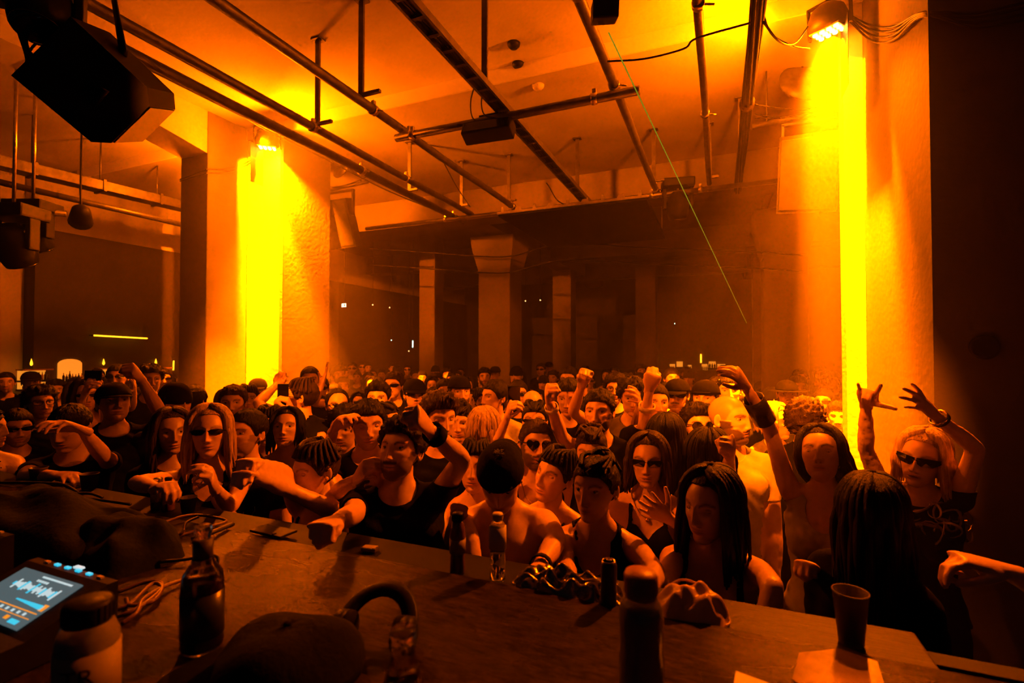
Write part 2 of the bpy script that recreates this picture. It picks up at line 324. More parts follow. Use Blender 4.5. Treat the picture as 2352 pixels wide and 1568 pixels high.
def clip(V, T, g, extra=None):
    """part of the triangle mesh where g > 0, cut cleanly along g = 0"""
    newV = list(V); cache = {}; out = []; ex = None if extra is None else list(extra)
    pos = g > 0; cnt = pos[T].sum(1)
    out = [T[cnt == 3]]
    def mid(a, b):
        k = (a, b) if a < b else (b, a)
        if k not in cache:
            t = g[k[0]] / (g[k[0]] - g[k[1]]); cache[k] = len(newV); newV.append(V[k[0]] * (1 - t) + V[k[1]] * t)
            if ex is not None: ex.append(extra[k[0]] * (1 - t) + extra[k[1]] * t)
        return cache[k]
    rest = []
    for t in T[(cnt > 0) & (cnt < 3)]:
        p = [i for i in range(3) if pos[t[i]]]
        if len(p) == 1:
            a = t[p[0]]; b = t[(p[0] + 1) % 3]; c = t[(p[0] + 2) % 3]; rest.append((a, mid(a, b), mid(a, c)))
        else:
            q = [i for i in range(3) if not pos[t[i]]][0]; c = t[q]; a = t[(q + 1) % 3]; b = t[(q + 2) % 3]
            m1 = mid(b, c); m2 = mid(a, c); rest.append((a, b, m1)); rest.append((a, m1, m2))
    if rest: out.append(np.array(rest, np.int32))
    T2 = np.concatenate(out) if len(out) else np.zeros((0, 3), np.int32)
    used, inv = np.unique(T2, return_inverse=True); A = np.array(newV)[used]
    if ex is not None: return A, inv.reshape(-1, 3).astype(np.int32), np.array(ex)[used]
    return A, inv.reshape(-1, 3).astype(np.int32)
def remesh(V, F, vox, smooth_it):
    me = bpy.data.meshes.new('tmp'); me.from_pydata([tuple(p) for p in V], [], F); me.update()
    o = bpy.data.objects.new('tmp', me); COL.objects.link(o)
    r = o.modifiers.new('r', 'REMESH'); r.mode = 'VOXEL'; r.voxel_size = vox; r.adaptivity = 0.0
    if smooth_it:
        s = o.modifiers.new('s', 'SMOOTH'); s.factor = 0.5; s.iterations = smooth_it
    dg = bpy.context.evaluated_depsgraph_get(); dg.update(); ev = o.evaluated_get(dg); m2 = ev.to_mesh(); m2.calc_loop_triangles()
    A = np.empty(len(m2.vertices) * 3, np.float32); m2.vertices.foreach_get('co', A)
    T = np.empty(len(m2.loop_triangles) * 3, np.int32); m2.loop_triangles.foreach_get('vertices', T)
    ev.to_mesh_clear(); bpy.data.objects.remove(o); bpy.data.meshes.remove(me)
    return A.reshape(-1, 3).astype(float), T.reshape(-1, 3)
# ---- chains and blobs used as the armature of a body
class Blob:
    def __init__(s): s.V = []; s.F = []
    def _grid(s, rings):
        b = len(s.V); n = len(rings[0]); k = len(rings)
        for r in rings: s.V.extend([tuple(p) for p in r])
        for i in range(k - 1):
            for j in range(n): s.F.append((b + i * n + j, b + i * n + (j + 1) % n, b + (i + 1) * n + (j + 1) % n, b + (i + 1) * n + j))
        s.F.append(tuple(b + j for j in reversed(range(n)))); s.F.append(tuple(b + (k - 1) * n + j for j in range(n)))
    def chain(s, pts, rads, n=10):
        pts = [np.array(p, float) for p in pts]; P = []; R = []
        for i in range(len(pts)):
            P.append(pts[i]); R.append(rads[i])
        t0 = unit(P[1] - P[0]); t1 = unit(P[-1] - P[-2])
        P = [P[0] - t0 * R[0] * .85, P[0] - t0 * R[0] * .5] + P + [P[-1] + t1 * R[-1] * .5, P[-1] + t1 * R[-1] * .85]; R = [R[0] * .35, R[0] * .83] + R + [R[-1] * .83, R[-1] * .35]
        rings = []; ref = None
        for i, p in enumerate(P):
            t = unit(P[min(i + 1, len(P) - 1)] - P[max(i - 1, 0)])
            if ref is None: ref = np.array([0, 0, 1.0]) if abs(t[2]) < .9 else np.array([1.0, 0, 0])
            a = unit(ref - t * np.dot(ref, t)); ref = a; b = np.cross(t, a)
            rings.append([p + R[i] * (math.cos(2 * math.pi * j / n) * a + math.sin(2 * math.pi * j / n) * b) for j in range(n)])
        s._grid(rings)
    def ell(s, c, ax, n=12, k=8):
        c = np.array(c, float); ax = np.array(ax, float); rings = []     # ax: 3 column vectors already scaled
        for i in range(k + 1):
            th = math.pi * (0.04 + 0.92 * i / k); rings.append([c + ax @ np.array((math.sin(th) * math.cos(2 * math.pi * j / n), math.sin(th) * math.sin(2 * math.pi * j / n), -math.cos(th))) for j in range(n)])
        s._grid(rings)
    def loft(s, secs, n=18):
        """secs: (centre, x axis*rx, y axis*ry)"""
        s._grid([[np.array(c) + math.cos(2 * math.pi * j / n) * np.array(a) + math.sin(2 * math.pi * j / n) * np.array(b) for j in range(n)] for c, a, b in secs])
# ---- hands: x along the fingers, y towards the thumb, z out of the palm
FING = ((0.030, 0.040, 0.024, 0.019), (0.010, 0.045, 0.028, 0.020), (-0.010, 0.042, 0.026, 0.019), (-0.028, 0.032, 0.020, 0.016))
HP = {  # curl angles (deg) of index..little, then thumb (out angle, bend)
    'open': (((4, 6, 4),) * 4, (50, 10), 7), 'relaxed': (((18, 28, 16), (26, 34, 20), (32, 38, 24), (36, 40, 26)), (35, 20), 3),
    'fist': (((82, 98, 60),) * 4, (18, 65), 0), 'grip': (((48, 60, 35), (52, 60, 36), (54, 62, 36), (56, 62, 36)), (28, 30), 1),
    'horns': (((2, 4, 3), (85, 95, 60), (85, 95, 60), (2, 5, 4)), (62, 2), 6), 'dance': (((-8, 10, 6), (4, 14, 8), (18, 18, 10), (30, 22, 14)), (40, 10), 5),
    'pinch': (((30, 45, 20), (40, 55, 30), (60, 70, 40), (66, 75, 45)), (30, 35), 1), 'claw': (((50, 40, 25), (58, 42, 26), (62, 46, 28), (66, 50, 30)), (30, 30), 4)}
_hand_cache = {}
def hand_mesh(pose, fine=True):
    key = (pose, fine)
    if key in _hand_cache: return _hand_cache[key]
    curls, (tout, tb), spread = HP[pose]; B = Blob()
    ex, ey, ez = np.eye(3)
    B.loft([(ex * x, ey * w, ez * h) for x, w, h in ((-0.045, .026, .021), (-0.01, .027, .0195), (0.02, .035, .0185), (0.055, .0415, .0165), (0.085, .041, .0135), (0.098, .036, .0095))], 14)
    B.ell((0.035, 0.026, 0.008), np.diag((0.034, 0.018, 0.016)))
    for i, (y, l1, l2, l3) in enumerate(FING):
        p = np.array((0.088 if i in (1, 2) else 0.082 if i == 0 else 0.074, y, 0.0)); a = 0.0; sp = math.radians((1.5 - i) * spread); pts = [p.copy()]; r0 = (0.0098, 0.0100, 0.0095, 0.0082)[i]
        for L, c in zip((l1, l2, l3), curls[i]):
            a += math.radians(c); dirv = np.array((math.cos(a) * math.cos(sp), math.cos(a) * math.sin(sp), math.sin(a)))
            pts.append(pts[-1] + dirv * L * 0.5); pts.append(pts[-1] + dirv * L * 0.5)
        B.chain(pts, [r0 * k for k in (1.05, 1.0, 0.98, 0.92, 0.92, 0.86, 0.78)], 8)
    a = math.radians(tout); b = math.radians(tb); p0 = np.array((0.015, 0.022, 0.006)); d1 = np.array((math.cos(a), math.sin(a), 0.35)); d2 = unit(np.array((math.cos(a - b), math.sin(a - b), 0.35 + .5 * math.sin(b))))
    p1 = p0 + unit(d1) * 0.046; p2 = p1 + d2 * 0.032; d3 = unit(d2 + np.array((0.0, -math.sin(b) * .6, 0.1))); p3 = p2 + d3 * 0.026
    B.chain([p0, p1, (p1 + p2) / 2, p2, p3], [0.0145, 0.0125, 0.0112, 0.0112, 0.0092], 8)
    V, T = remesh(B.V, B.F, 0.005 if fine else 0.0085, 2)
    _hand_cache[key] = (V, T); return V, T
# ---- heads
def head_mesh(p, fine=True):
    """local frame: x to the viewer's right when facing the viewer, -y out of the face, z up; returns V, T, colour, info"""
    nlat, nlon = ((64, 72) if p.get('hi') else (46, 60)) if fine else (22, 30)
    fem = p['fem']; rng = np.random.default_rng(p['seed']); j = lambda s: 1 + s * rng.uniform(-1, 1)
    g0 = np.linspace(0.03, math.pi - 0.03, 400); cw = np.cumsum(1 + 1.7 * np.exp(-((g0 - 2.08) / .42) ** 2)); th = np.interp(np.linspace(cw[0], cw[-1], nlat), cw, g0)
    t = np.linspace(-math.pi, math.pi, nlon, endpoint=False); ph = t - 0.52 * np.sin(t)
    TH, PH = np.meshgrid(th, ph, indexing='ij')
    D = np.stack([np.sin(TH) * np.sin(PH), -np.sin(TH) * np.cos(PH), np.cos(TH)], -1)
    def ell(c, r):
        c = np.array(c); r = np.array(r); d = D / r; o = -c / r; A = (d * d).sum(-1); Bq = (d * o).sum(-1); Cq = (o * o).sum() - 1
        disc = np.maximum(Bq * Bq - A * Cq, 0); return (-Bq + np.sqrt(disc)) / A * (Bq * Bq - A * Cq > 0)
    jw = (0.051 if fem else 0.057) * j(.05)
    rs = [ell((0, .013, .026), (.0745 * j(.03), .096, .087)), ell((0, -.022, -.008), (.0655, .070, .080)), ell((0, -.030, -.060), (jw, .056, .052 * j(.05))), ell((0, -.052, -.088), (.030, .030, .025))]
    k = 90.0; r = np.log(sum(np.exp(k * a) for a in rs)) / k - 0.004
    P = D * r[..., None]; x, y, z = P[..., 0].copy(), P[..., 1].copy(), P[..., 2].copy(); ax = np.abs(x)
    front = np.clip((-y - 0.005) / 0.045, 0, 1)
    G = lambda a, b, s1, s2: np.exp(-(a / s1) ** 2 - (b / s2) ** 2)
    nl = j(.12); dy = np.zeros_like(x)
    dy += 0.0045 * G(ax - .027, z - .027, .024, .009) * (0.55 if fem else 1.0)
    dy -= 0.0125 * G(ax - .032, z - .008, .0165, .0125)
    prof = np.interp(z, [-.048, -.040, -.033, -.024, 0.0, .016, .03], [0, .008, .0225, .0195, .0115, .006, 0.0]) * nl
    wid = np.interp(z, [-.045, -.034, -.02, .0, .02], [.0135, .0125, .0085, .0075, .0085])
    dy += prof * np.exp(-(x / wid) ** 2)
    dy += 0.0075 * G(ax - .0125, z + .0365, .0055, .0065) * nl
    dy += 0.0045 * G(ax - .043, z + .018, .017, .017)
    lipw = .021; lm = G(x, 0 * z, lipw, 1)
    full = 1.25 if fem else 0.9
    dy += lm * full * (0.0052 * np.exp(-((z + .0565) / .0048) ** 2) + 0.0062 * np.exp(-((z + .0690) / .0055) ** 2)) - lm * 0.004 * np.exp(-((z + .0627) / .0018) ** 2)
    if p.get('mouth'): dy -= 0.012 * p['mouth'] * G(x, z + .0632, .013, .0045)
    dy -= 0.003 * G(x, z + .080, .02, .006)
    dy += 0.004 * G(x, z + .098, .020, .012)
    P[..., 1] -= dy * front
    V = P.reshape(-1, 3)
    F = [(i * nlon + jj, i * nlon + (jj + 1) % nlon, (i + 1) * nlon + (jj + 1) % nlon, (i + 1) * nlon + jj) for i in range(nlat - 1) for jj in range(nlon)]
    F = [f[::-1] for f in F]
    F.append(tuple(range(nlon))); F.append(tuple((nlat - 1) * nlon + jj for jj in reversed(range(nlon))))
    T = tri(F)
    skin = np.array(p['skin']); C = np.tile(skin, (len(V), 1)); xf, yf, zf = V[:, 0], V[:, 1], V[:, 2]; axf = np.abs(xf); fr = (yf < -.02)
    hc = np.array(p['haircol'])
    def blend(w, c):
        w = np.clip(w, 0, 1)[:, None]; C[:] = C * (1 - w) + np.array(c) * w
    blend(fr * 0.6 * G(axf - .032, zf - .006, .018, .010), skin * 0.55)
    lips = fr * np.exp(-(xf / .021) ** 4) * (np.exp(-((zf + .0565) / .0045) ** 2) + np.exp(-((zf + .0685) / .0052) ** 2)); blend(0.8 * lips, skin * np.array((0.75, 0.42, 0.45)))
    blend(fr * 0.95 * np.exp(-(xf / .019) ** 4) * np.exp(-((zf + .0627) / .0016) ** 2), skin * 0.18)
    if p.get('mouth'): blend(fr * p['mouth'] * G(xf, zf + .063, .013, .004), skin * 0.1)
    arch = .0285 - 22 * (axf - .034) ** 2 + (0.002 if fem else 0)
    blend(fr * (axf > .012) * (axf < .054) * np.exp(-((zf - arch) / .0046) ** 2) * 0.95, hc * 0.8)
    blend(fr * 0.9 * G(axf - .0075, zf + .0425, .0042, .0028), skin * 0.15)
    if p.get('beard'):
        bd = p['beard']; jaw = np.clip((-.030 - zf - 0.9 * np.clip(.045 - axf, 0, 1)) / .010, 0, 1) * np.clip((.075 - yf) / .03, 0, 1) * (yf < .035)
        side = np.clip((axf - .052) / .006, 0, 1) * (zf < .0) * (yf < .012) * (yf > -.05)
        must = fr * np.exp(-((zf + .0485) / .0065) ** 2) * (axf < .028); chin = fr * np.clip((-.076 - zf) / .006, 0, 1)
        w = np.maximum(np.maximum(jaw, side), np.maximum(must, chin)) * (1 - np.clip(lips * 1.5, 0, 1)); blend(bd * w, hc * 0.9)
        if bd > .75: V[:, :] += normals(V, T) * (w * 0.005)[:, None]
    if p.get('must'): blend(p['must'] * fr * np.exp(-((zf + .0485) / .006) ** 2) * (axf < .028), hc * .9)
    if p.get('buzz'): blend(p['buzz'] * np.clip((hair_field(V, p) + .002) / .012, 0, 1), hc * 1.2)
    parts = [(V, T, C)]
    # ears
    for s in (-1, 1):
        B = Blob(); B.ell((s * .0735, .016, -.004), np.stack([np.array((.007 * s, .006, 0)), np.array((0.004 * s, .016, 0.0)), np.array((0, -.002, .030))], 1), 10, 8)
        B.ell((s * .0735, .010, -.026), np.diag((.006, .008, .010)), 8, 5)
        EV = np.array(B.V); ET = tri(B.F); inner = np.exp(-((EV[:, 1] - .012) / .008) ** 2 - ((EV[:, 2] + .004) / .014) ** 2) * (s * EV[:, 0] > .073)
        EV[:, 0] -= s * inner * .005; EC = np.tile(skin, (len(EV), 1)) * (1 - 0.35 * inner[:, None]); parts.append((EV, ET, EC))
    # eyes: ball with lids
    closed = p.get('closed', 0.35)
    yeye = {}
    for s in (-1, 1):
        idx = np.argmin((xf - s * .032) ** 2 + (zf - .008) ** 2 + (yf > 0) * 1.0); ys = yf[idx]
        c = np.array((s * .0315, ys + .0078, .0075)); EV = []; n, kk = (14, 10) if fine else (8, 6)
        for i in range(kk + 1):
            a = math.pi * i / kk * 0.55
            for q in range(n): EV.append(c + np.array((1.12 * math.sin(a) * math.cos(2 * math.pi * q / n), -math.cos(a), 0.95 * math.sin(a) * math.sin(2 * math.pi * q / n))) * .0122)
        EF = [(i * n + q, i * n + (q + 1) % n, (i + 1) * n + (q + 1) % n, (i + 1) * n + q) for i in range(kk) for q in range(n)]; EF = [f[::-1] for f in EF]
        EV = np.array(EV); ET = tri(EF); L = (EV - c) / .0122; rr = np.hypot(L[:, 0], L[:, 2])
        EC = np.tile(np.array((.55, .5, .47)), (len(EV), 1)); EC[rr < .42] = (.03, .02, .015)
        lid = L[:, 2] > 0.62 - 1.25 * closed; EC[lid] = skin * .8; EC[L[:, 2] < -0.5] = skin * .8
        edge = np.abs(L[:, 2] - (0.62 - 1.25 * closed)) < 0.14; EC[edge] = hc * .6
        EV[lid] += (EV[lid] - c) * 0.06; parts.append((EV, ET, EC))
    off = 0; VV = []; TT = []; CC = []
    for a, b, c in parts: VV.append(a); TT.append(b + off); CC.append(c); off += len(a)
    return np.concatenate(VV), np.concatenate(TT), np.concatenate(CC), (V, T)
def hair_field(V, p, low=None):
    """> 0 where hair grows, head frame"""
    x, y, z = V[:, 0], V[:, 1], V[:, 2]; ang = np.degrees(np.abs(np.arctan2(x, -y)))      # 0 front .. 180 back
    hl = p.get('hairline', 0.060)
    line = np.interp(ang, [0, 35, 52, 62, 72, 84, 95, 110, 125, 180], [hl, hl - .004, hl - .02, .022, -.004, -.012, .006, -.02, -.055, -.070])
    return z - line
def hair_objs(p, hd, Mh, hc, base, person, fine):
    """hair pieces as child meshes"""
    style = p['hair']
    if style in ('none', 'bald'): return
    V, T = hd; N = normals(V, T)
    if style == 'long': p = dict(p, hairline=p.get('hairline', .084))
    g = hair_field(V, p)
    th = {'short': .009, 'buzz': .004, 'crop': .013, 'quiff': .016, 'long': .012, 'up': .009, 'curly': .026, 'bun': .008, 'braids': .008}.get(style, .012)
    HV, HT, HN = clip(V, T, g, N); gg = hair_field(HV, p)
    k = np.clip(gg / .03, 0.0, 1) ** .6
    ph = p['seed'] * 1.7; n1 = np.sin(HV[:, 0] * 160 + ph) * np.sin(HV[:, 1] * 130 + 2 * ph) * np.sin(HV[:, 2] * 150)
    thick = th * (0.25 + 0.75 * k) * np.random.default_rng(p['seed'] + 2).uniform(.72, 1.3, len(HV)) * (1 + (0.45 if style in ('curly', 'crop', 'quiff') else .18) * n1)
    if style == 'quiff': thick = thick * (1 + 1.3 * np.clip((-HV[:, 1]) / .07, 0, 1) * np.clip((HV[:, 2] - .04) / .04, 0, 1))
    if style in ('short', 'quiff', 'crop'): thick = thick * np.clip(0.45 + (HV[:, 2] + .02) / .07, .35, 1.15)
    HV = HV + unit_rows(HN) * thick[:, None]
    W = (Mh @ HV.T).T + hc - base
    o = new_obj('hair', arr_mesh('hair', W, HT, [p['hairmat']]), person)
    md = o.modifiers.new('s', 'SOLIDIFY'); md.thickness = .004; md.offset = -1
    if style in ('long', 'braids', 'bun', 'up'):
        mb = MB(); rng = np.random.default_rng(p['seed'] + 5); L = p.get('hairlen', .30)
        wind = np.array(p.get('wind', (0, 0, 0)), float)
        def scalp(ang, th, off):
            d = np.array((math.sin(th) * math.sin(ang), -math.sin(th) * math.cos(ang), math.cos(th))); r = np.array((.083, .106, .098)); c = np.array((0, .013, .024))
            return c + d * (r + off)
        if style == 'long':
            n = 84 if fine and p.get('hi') else 56 if fine else 26
            for i in range(n):
                ad = np.interp(i / (n - 1), [0, .5, 1], [4, 180, 356]) + rng.uniform(-3, 3); of = rng.uniform(-.002, .010); ho = p.get('hopen', 58)
                af = min(max(ad, ho + (ad % 9)), 360 - ho - (ad % 9)); a = math.radians(af)
                pts = [scalp(math.radians(ad + (af - ad) * min(1, max(0, (t_ - .15) / .75)) ** .8), t_, of) for t_ in np.linspace(.12, 1.62, 9)]
                W = [Mh @ q + hc for q in pts]; d0 = np.array((0, 0, -1.0)); out = unit((Mh @ np.array((math.sin(a), -math.cos(a), 0))) * np.array((1, 1, 0)))
                last = W[-1]; ln = L * rng.uniform(.8, 1.08); m = 6
                for q in range(1, m + 1):
                    f = q / m; W.append(last + d0 * ln * f + out * (.010 * math.sin(f * 3 + i) + .012 * f) + wind * f * f * ln)
                w = rng.uniform(.009, .015) if p.get('hi') else rng.uniform(.013, .02); rad = [w * s for s in np.interp(np.linspace(0, 1, len(W)), [0, .15, .7, 1], [.55, 1, .95, .25])]
                mb.tube([q - base for q in W], rad, 6, True, (0.55, 1.0) if False else None)
        if style in ('bun', 'up', 'braids'):
            c = Mh @ np.array(p.get('bunpos', (0, .085, .055))) + hc - base; r = p.get('bun', .042)
            for i in range(14):
                a0 = rng.uniform(0, 6.28); b0 = rng.uniform(-.8, .8); u = unit(rng.normal(size=3)); v = unit(np.cross(u, rng.normal(size=3)))
                mb.tube([c + r * (.72 + .1 * math.sin(a0)) * (math.cos(t_ + a0) * u + math.sin(t_ + a0) * v) for t_ in np.linspace(0, 4.4, 10)], [.012 * s for s in (.4, .8, 1, 1, 1, 1, 1, 1, .8, .4)], 6)
            if style == 'bun':
                for i in range(17):
                    a = math.radians(-125 + 250 * i / 16); ln = hair_field(np.array([scalp(a, 1.25, 0)]), p)[0]
                    mb.tube(spline([Mh @ scalp(a, 1.08 if abs(a) < .9 else 1.45, .003) + hc - base, Mh @ scalp(a * 1.05, .62, .011) + hc - base, Mh @ scalp(a * .6 + (math.pi if a > 0 else -math.pi) * .4, .45, .010) + hc - base, c], 5), .0085, 6)
            if style in ('up', 'braids'):
                for i in range(12):
                    a = rng.uniform(0, 6.28); q0 = Mh @ scalp(a, 1.0 + rng.uniform(-.3, .3), .004) + hc - base; q1 = c + unit(rng.normal(size=3)) * r * .5
                    q2 = Mh @ scalp(a * .6 + math.pi * .4, .55, .012) + hc - base
                    mb.tube(spline([q0, q2, q1], 5), .009, 6)
            if style == 'braids':
                for s in (-1, 1):
                    st = Mh @ np.array((s * .075, .03, -.02)) + hc - base; pts = [st + np.array((0, 0, -1)) * .26 * f + (Mh @ np.array((s * .02, .01, 0))) * f for f in np.linspace(0, 1, 14)]
                    mb.tube(pts, [.013 + .004 * math.sin(q * 1.6) for q in range(14)], 6)
        mb.build('hair_locks', p['hairmat'], person, origin=(0, 0, 0))
def unit_rows(a): return a / (np.linalg.norm(a, axis=1, keepdims=True) + 1e-12)
def glasses(kind, Mh, hc, base, person, up=False, lensmat='lens_dark', framemat='black_plastic', tilt=0.0):
    def tr(q):
        q = np.array(q, float)
        if up:
            a = math.radians(-62); y, z = q[1] + .01, q[2] - .01; q = np.array((q[0] * 1.04, y * math.cos(a) - z * math.sin(a), y * math.sin(a) + z * math.cos(a))) * np.array((1, 1, 1)) + np.array((0, .012, .022 + .004))
        return Mh @ q + hc - base
    def curve(x): return -.094 + 6.5 * x * x
    outl = {'rect': [(-.026, .012), (.026, .012), (.027, -.002), (.024, -.013), (-.022, -.014), (-.027, -.002)],
            'slim': [(-.027, .004), (-.018, .010), (.018, .011), (.032, .006), (.026, -.008), (.008, -.012), (-.016, -.010)],
            'wrap': [(-.029, .008), (0.0, .013), (.036, .013), (.038, .000), (.022, -.013), (-.004, -.013), (-.024, -.006)],
            'round': [(.024 * math.cos(t), .024 * math.sin(t) - .002) for t in np.linspace(0, 2 * math.pi, 14, endpoint=False)],
            'heart': [(0, .010), (.010, .018), (.021, .017), (.027, .008), (.023, -.006), (.012, -.018), (0, -.028), (-.012, -.018), (-.023, -.006), (-.027, .008), (-.021, .017), (-.010, .018)],
            'mask': [(-.030, .014), (.0, .017), (.040, .015), (.040, .000), (.020, -.016), (-.012, -.018), (-.030, -.006)],
            'spec': [(-.023, .013), (.023, .013), (.024, -.004), (.016, -.015), (-.016, -.015), (-.024, -.004)]}[kind]
    mbl = MB(); mbf = MB()
    for s in (-1, 1):
        o = [(s * (.0335 + a), .006 + b) for a, b in outl]
        if s < 0: o = o[::-1]
        n = len(o); Vf = [tr((a, curve(a) - .0015, b)) for a, b in o] + [tr((a, curve(a) + .0015, b)) for a, b in o]
        cf = tr((s * .0335, curve(.0335) - .0025, .006)); Vf.append(cf)
        mbl.add(Vf, [(2 * n, i, (i + 1) % n) for i in range(n)] + [tuple(reversed(range(n, 2 * n)))] + [(i, n + i, n + (i + 1) % n, (i + 1) % n) for i in range(n)], False)
        ring = [tr((a, curve(a), b)) for a, b in o]; mbf.tube(ring + [ring[0]], .0022 if kind in ('spec', 'heart', 'round') else .0014, 5)
        e = max(a for a, b in outl) + .0335
        mbf.tube([tr((s * e, curve(e), .010)), tr((s * .078, -.03, .008)), tr((s * .080, .012, .008)), tr((s * .078, .03, -.01))], [.0032, .0026, .0024, .002], 5)
    mbf.tube([tr((-.010, curve(.01), .010)), tr((0, curve(0) - .001, .012)), tr((.010, curve(.01), .010))], .0022, 5)
    o = mbf.build('sunglasses', framemat, person, origin=(0, 0, 0))
    if lensmat: mbl.build('lens', lensmat, o, origin=(0, 0, 0))
    return o
def cap(Mh, hc, base, person, back=False, m='cloth_black', kind='cap', turn=0.0):
    """dome following the skull with a brim"""
    mb = MB(); n = 24; rows = []
    lo = {'cap': 0.030, 'beanie': 0.005, 'bucket': 0.02, 'brim': 0.03}[kind]
    for i in range(9):
        f = i / 8.0; a = f * math.pi / 2
        zz = lo + (.112 + (.01 if kind == 'beanie' else 0.004) - lo) * math.sin(a); rr = math.cos(a) ** .75
        rows.append([Mh @ np.array((.0845 * rr * math.sin(q), .013 - .1065 * rr * math.cos(q), zz)) + hc - base for q in np.linspace(0, 2 * math.pi, n, endpoint=False)])
    V = [p for r in rows for p in r]; F = [(i * n + j, i * n + (j + 1) % n, (i + 1) * n + (j + 1) % n, (i + 1) * n + j) for i in range(8) for j in range(n)]
    mb.add(V, F, True); o = mb.build('cap' if kind != 'brim' else 'hat', m, person, origin=(0, 0, 0))
    md = o.modifiers.new('s', 'SOLIDIFY'); md.thickness = .003; md.offset = 1
    mb = MB()
    if kind == 'cap':
        sg = -1 if not back else 1; P = []; k = 12
        for th_, out in ((0, 0), (1, 1)):
            for q in np.linspace(-1.05, 1.05, k):
                x = .084 * math.sin(q); y = .013 + sg * (.105 * math.cos(q)); z = lo + .002
                if out: y += sg * (.068 * math.cos(q * .9)); z -= .012 + .02 * (1 - abs(q) / 1.05) * .3; x *= 1.0
                P.append(Mh @ np.array((x, y, z)) + hc - base)
        up = Mh @ np.array((0, 0, .004)); V = P + [q + up for q in P]; m2 = 2 * k
        F = [(i, i + 1, k + i + 1, k + i) for i in range(k - 1)] + [(m2 + i, m2 + k + i, m2 + k + i + 1, m2 + i + 1) for i in range(k - 1)] + [(k + i, k + i + 1, m2 + k + i + 1, m2 + k + i) for i in range(k - 1)]
        mb.add(V, F, True); mb.build('brim', m, o, origin=(0, 0, 0))
        if back:     # the opening with its strap
            mb = MB(); mb.tube([Mh @ np.array((.086 * math.sin(q), .013 - .109 * math.cos(q), lo + .012)) + hc - base for q in np.linspace(-.6, .6, 9)], .007, 6); mb.build('strap', m, o, origin=(0, 0, 0))
    elif kind in ('bucket', 'brim'):
        w = .05 if kind == 'bucket' else .085; k = 28; P = []
        for r_, dz in ((0, 0), (w, -.022 if kind == 'bucket' else -.004)):
            for q in np.linspace(0, 2 * math.pi, k, endpoint=False): P.append(Mh @ np.array(((.0845 + r_) * math.sin(q), .013 - (.1065 + r_) * math.cos(q), lo + dz + .002)) + hc - base)
        up = Mh @ np.array((0, 0, .004)); V = P + [q + up for q in P]; m2 = 2 * k
        F = [(i, (i + 1) % k, k + (i + 1) % k, k + i) for i in range(k)] + [(m2 + i, m2 + k + i, m2 + k + (i + 1) % k, m2 + (i + 1) % k) for i in range(k)] + [(k + i, k + (i + 1) % k, m2 + k + (i + 1) % k, m2 + k + i) for i in range(k)]
        mb.add(V, F, True); mb.build('brim', m, o, origin=(0, 0, 0))
    return o
SKINS = {'fair': (.74, .52, .42), 'mid': (.62, .42, .32), 'tan': (.48, .32, .23), 'dark': (.25, .15, .10)}
HAIRC = {'hair_dark': (.02, .015, .012), 'hair_brown': (.07, .045, .028), 'hair_blond': (.30, .21, .11)}
def seg_dist(V, a, b):
    ab = b - a; L2 = ab @ ab; t = np.clip(((V - a) @ ab) / L2, 0, 1); return np.linalg.norm(V - (a + t[:, None] * ab), axis=1), t
def ray_at(px, py, c, L, prefer):
    """point seen at (px, py) that lies L away from c"""
    r = ray(px, py); q = CAM - c; A = r @ r; B = q @ r; Cq = q @ q - L * L; disc = B * B - A * Cq
    if disc < 0:
        t = -B / A; p = CAM + r * t; return c + unit(p - c) * min(np.linalg.norm(p - c), L * 1.12)
    s = math.sqrt(disc); return CAM + r * ((-B - s) / A if prefer == 'n' else (-B + s) / A)
STAT = []
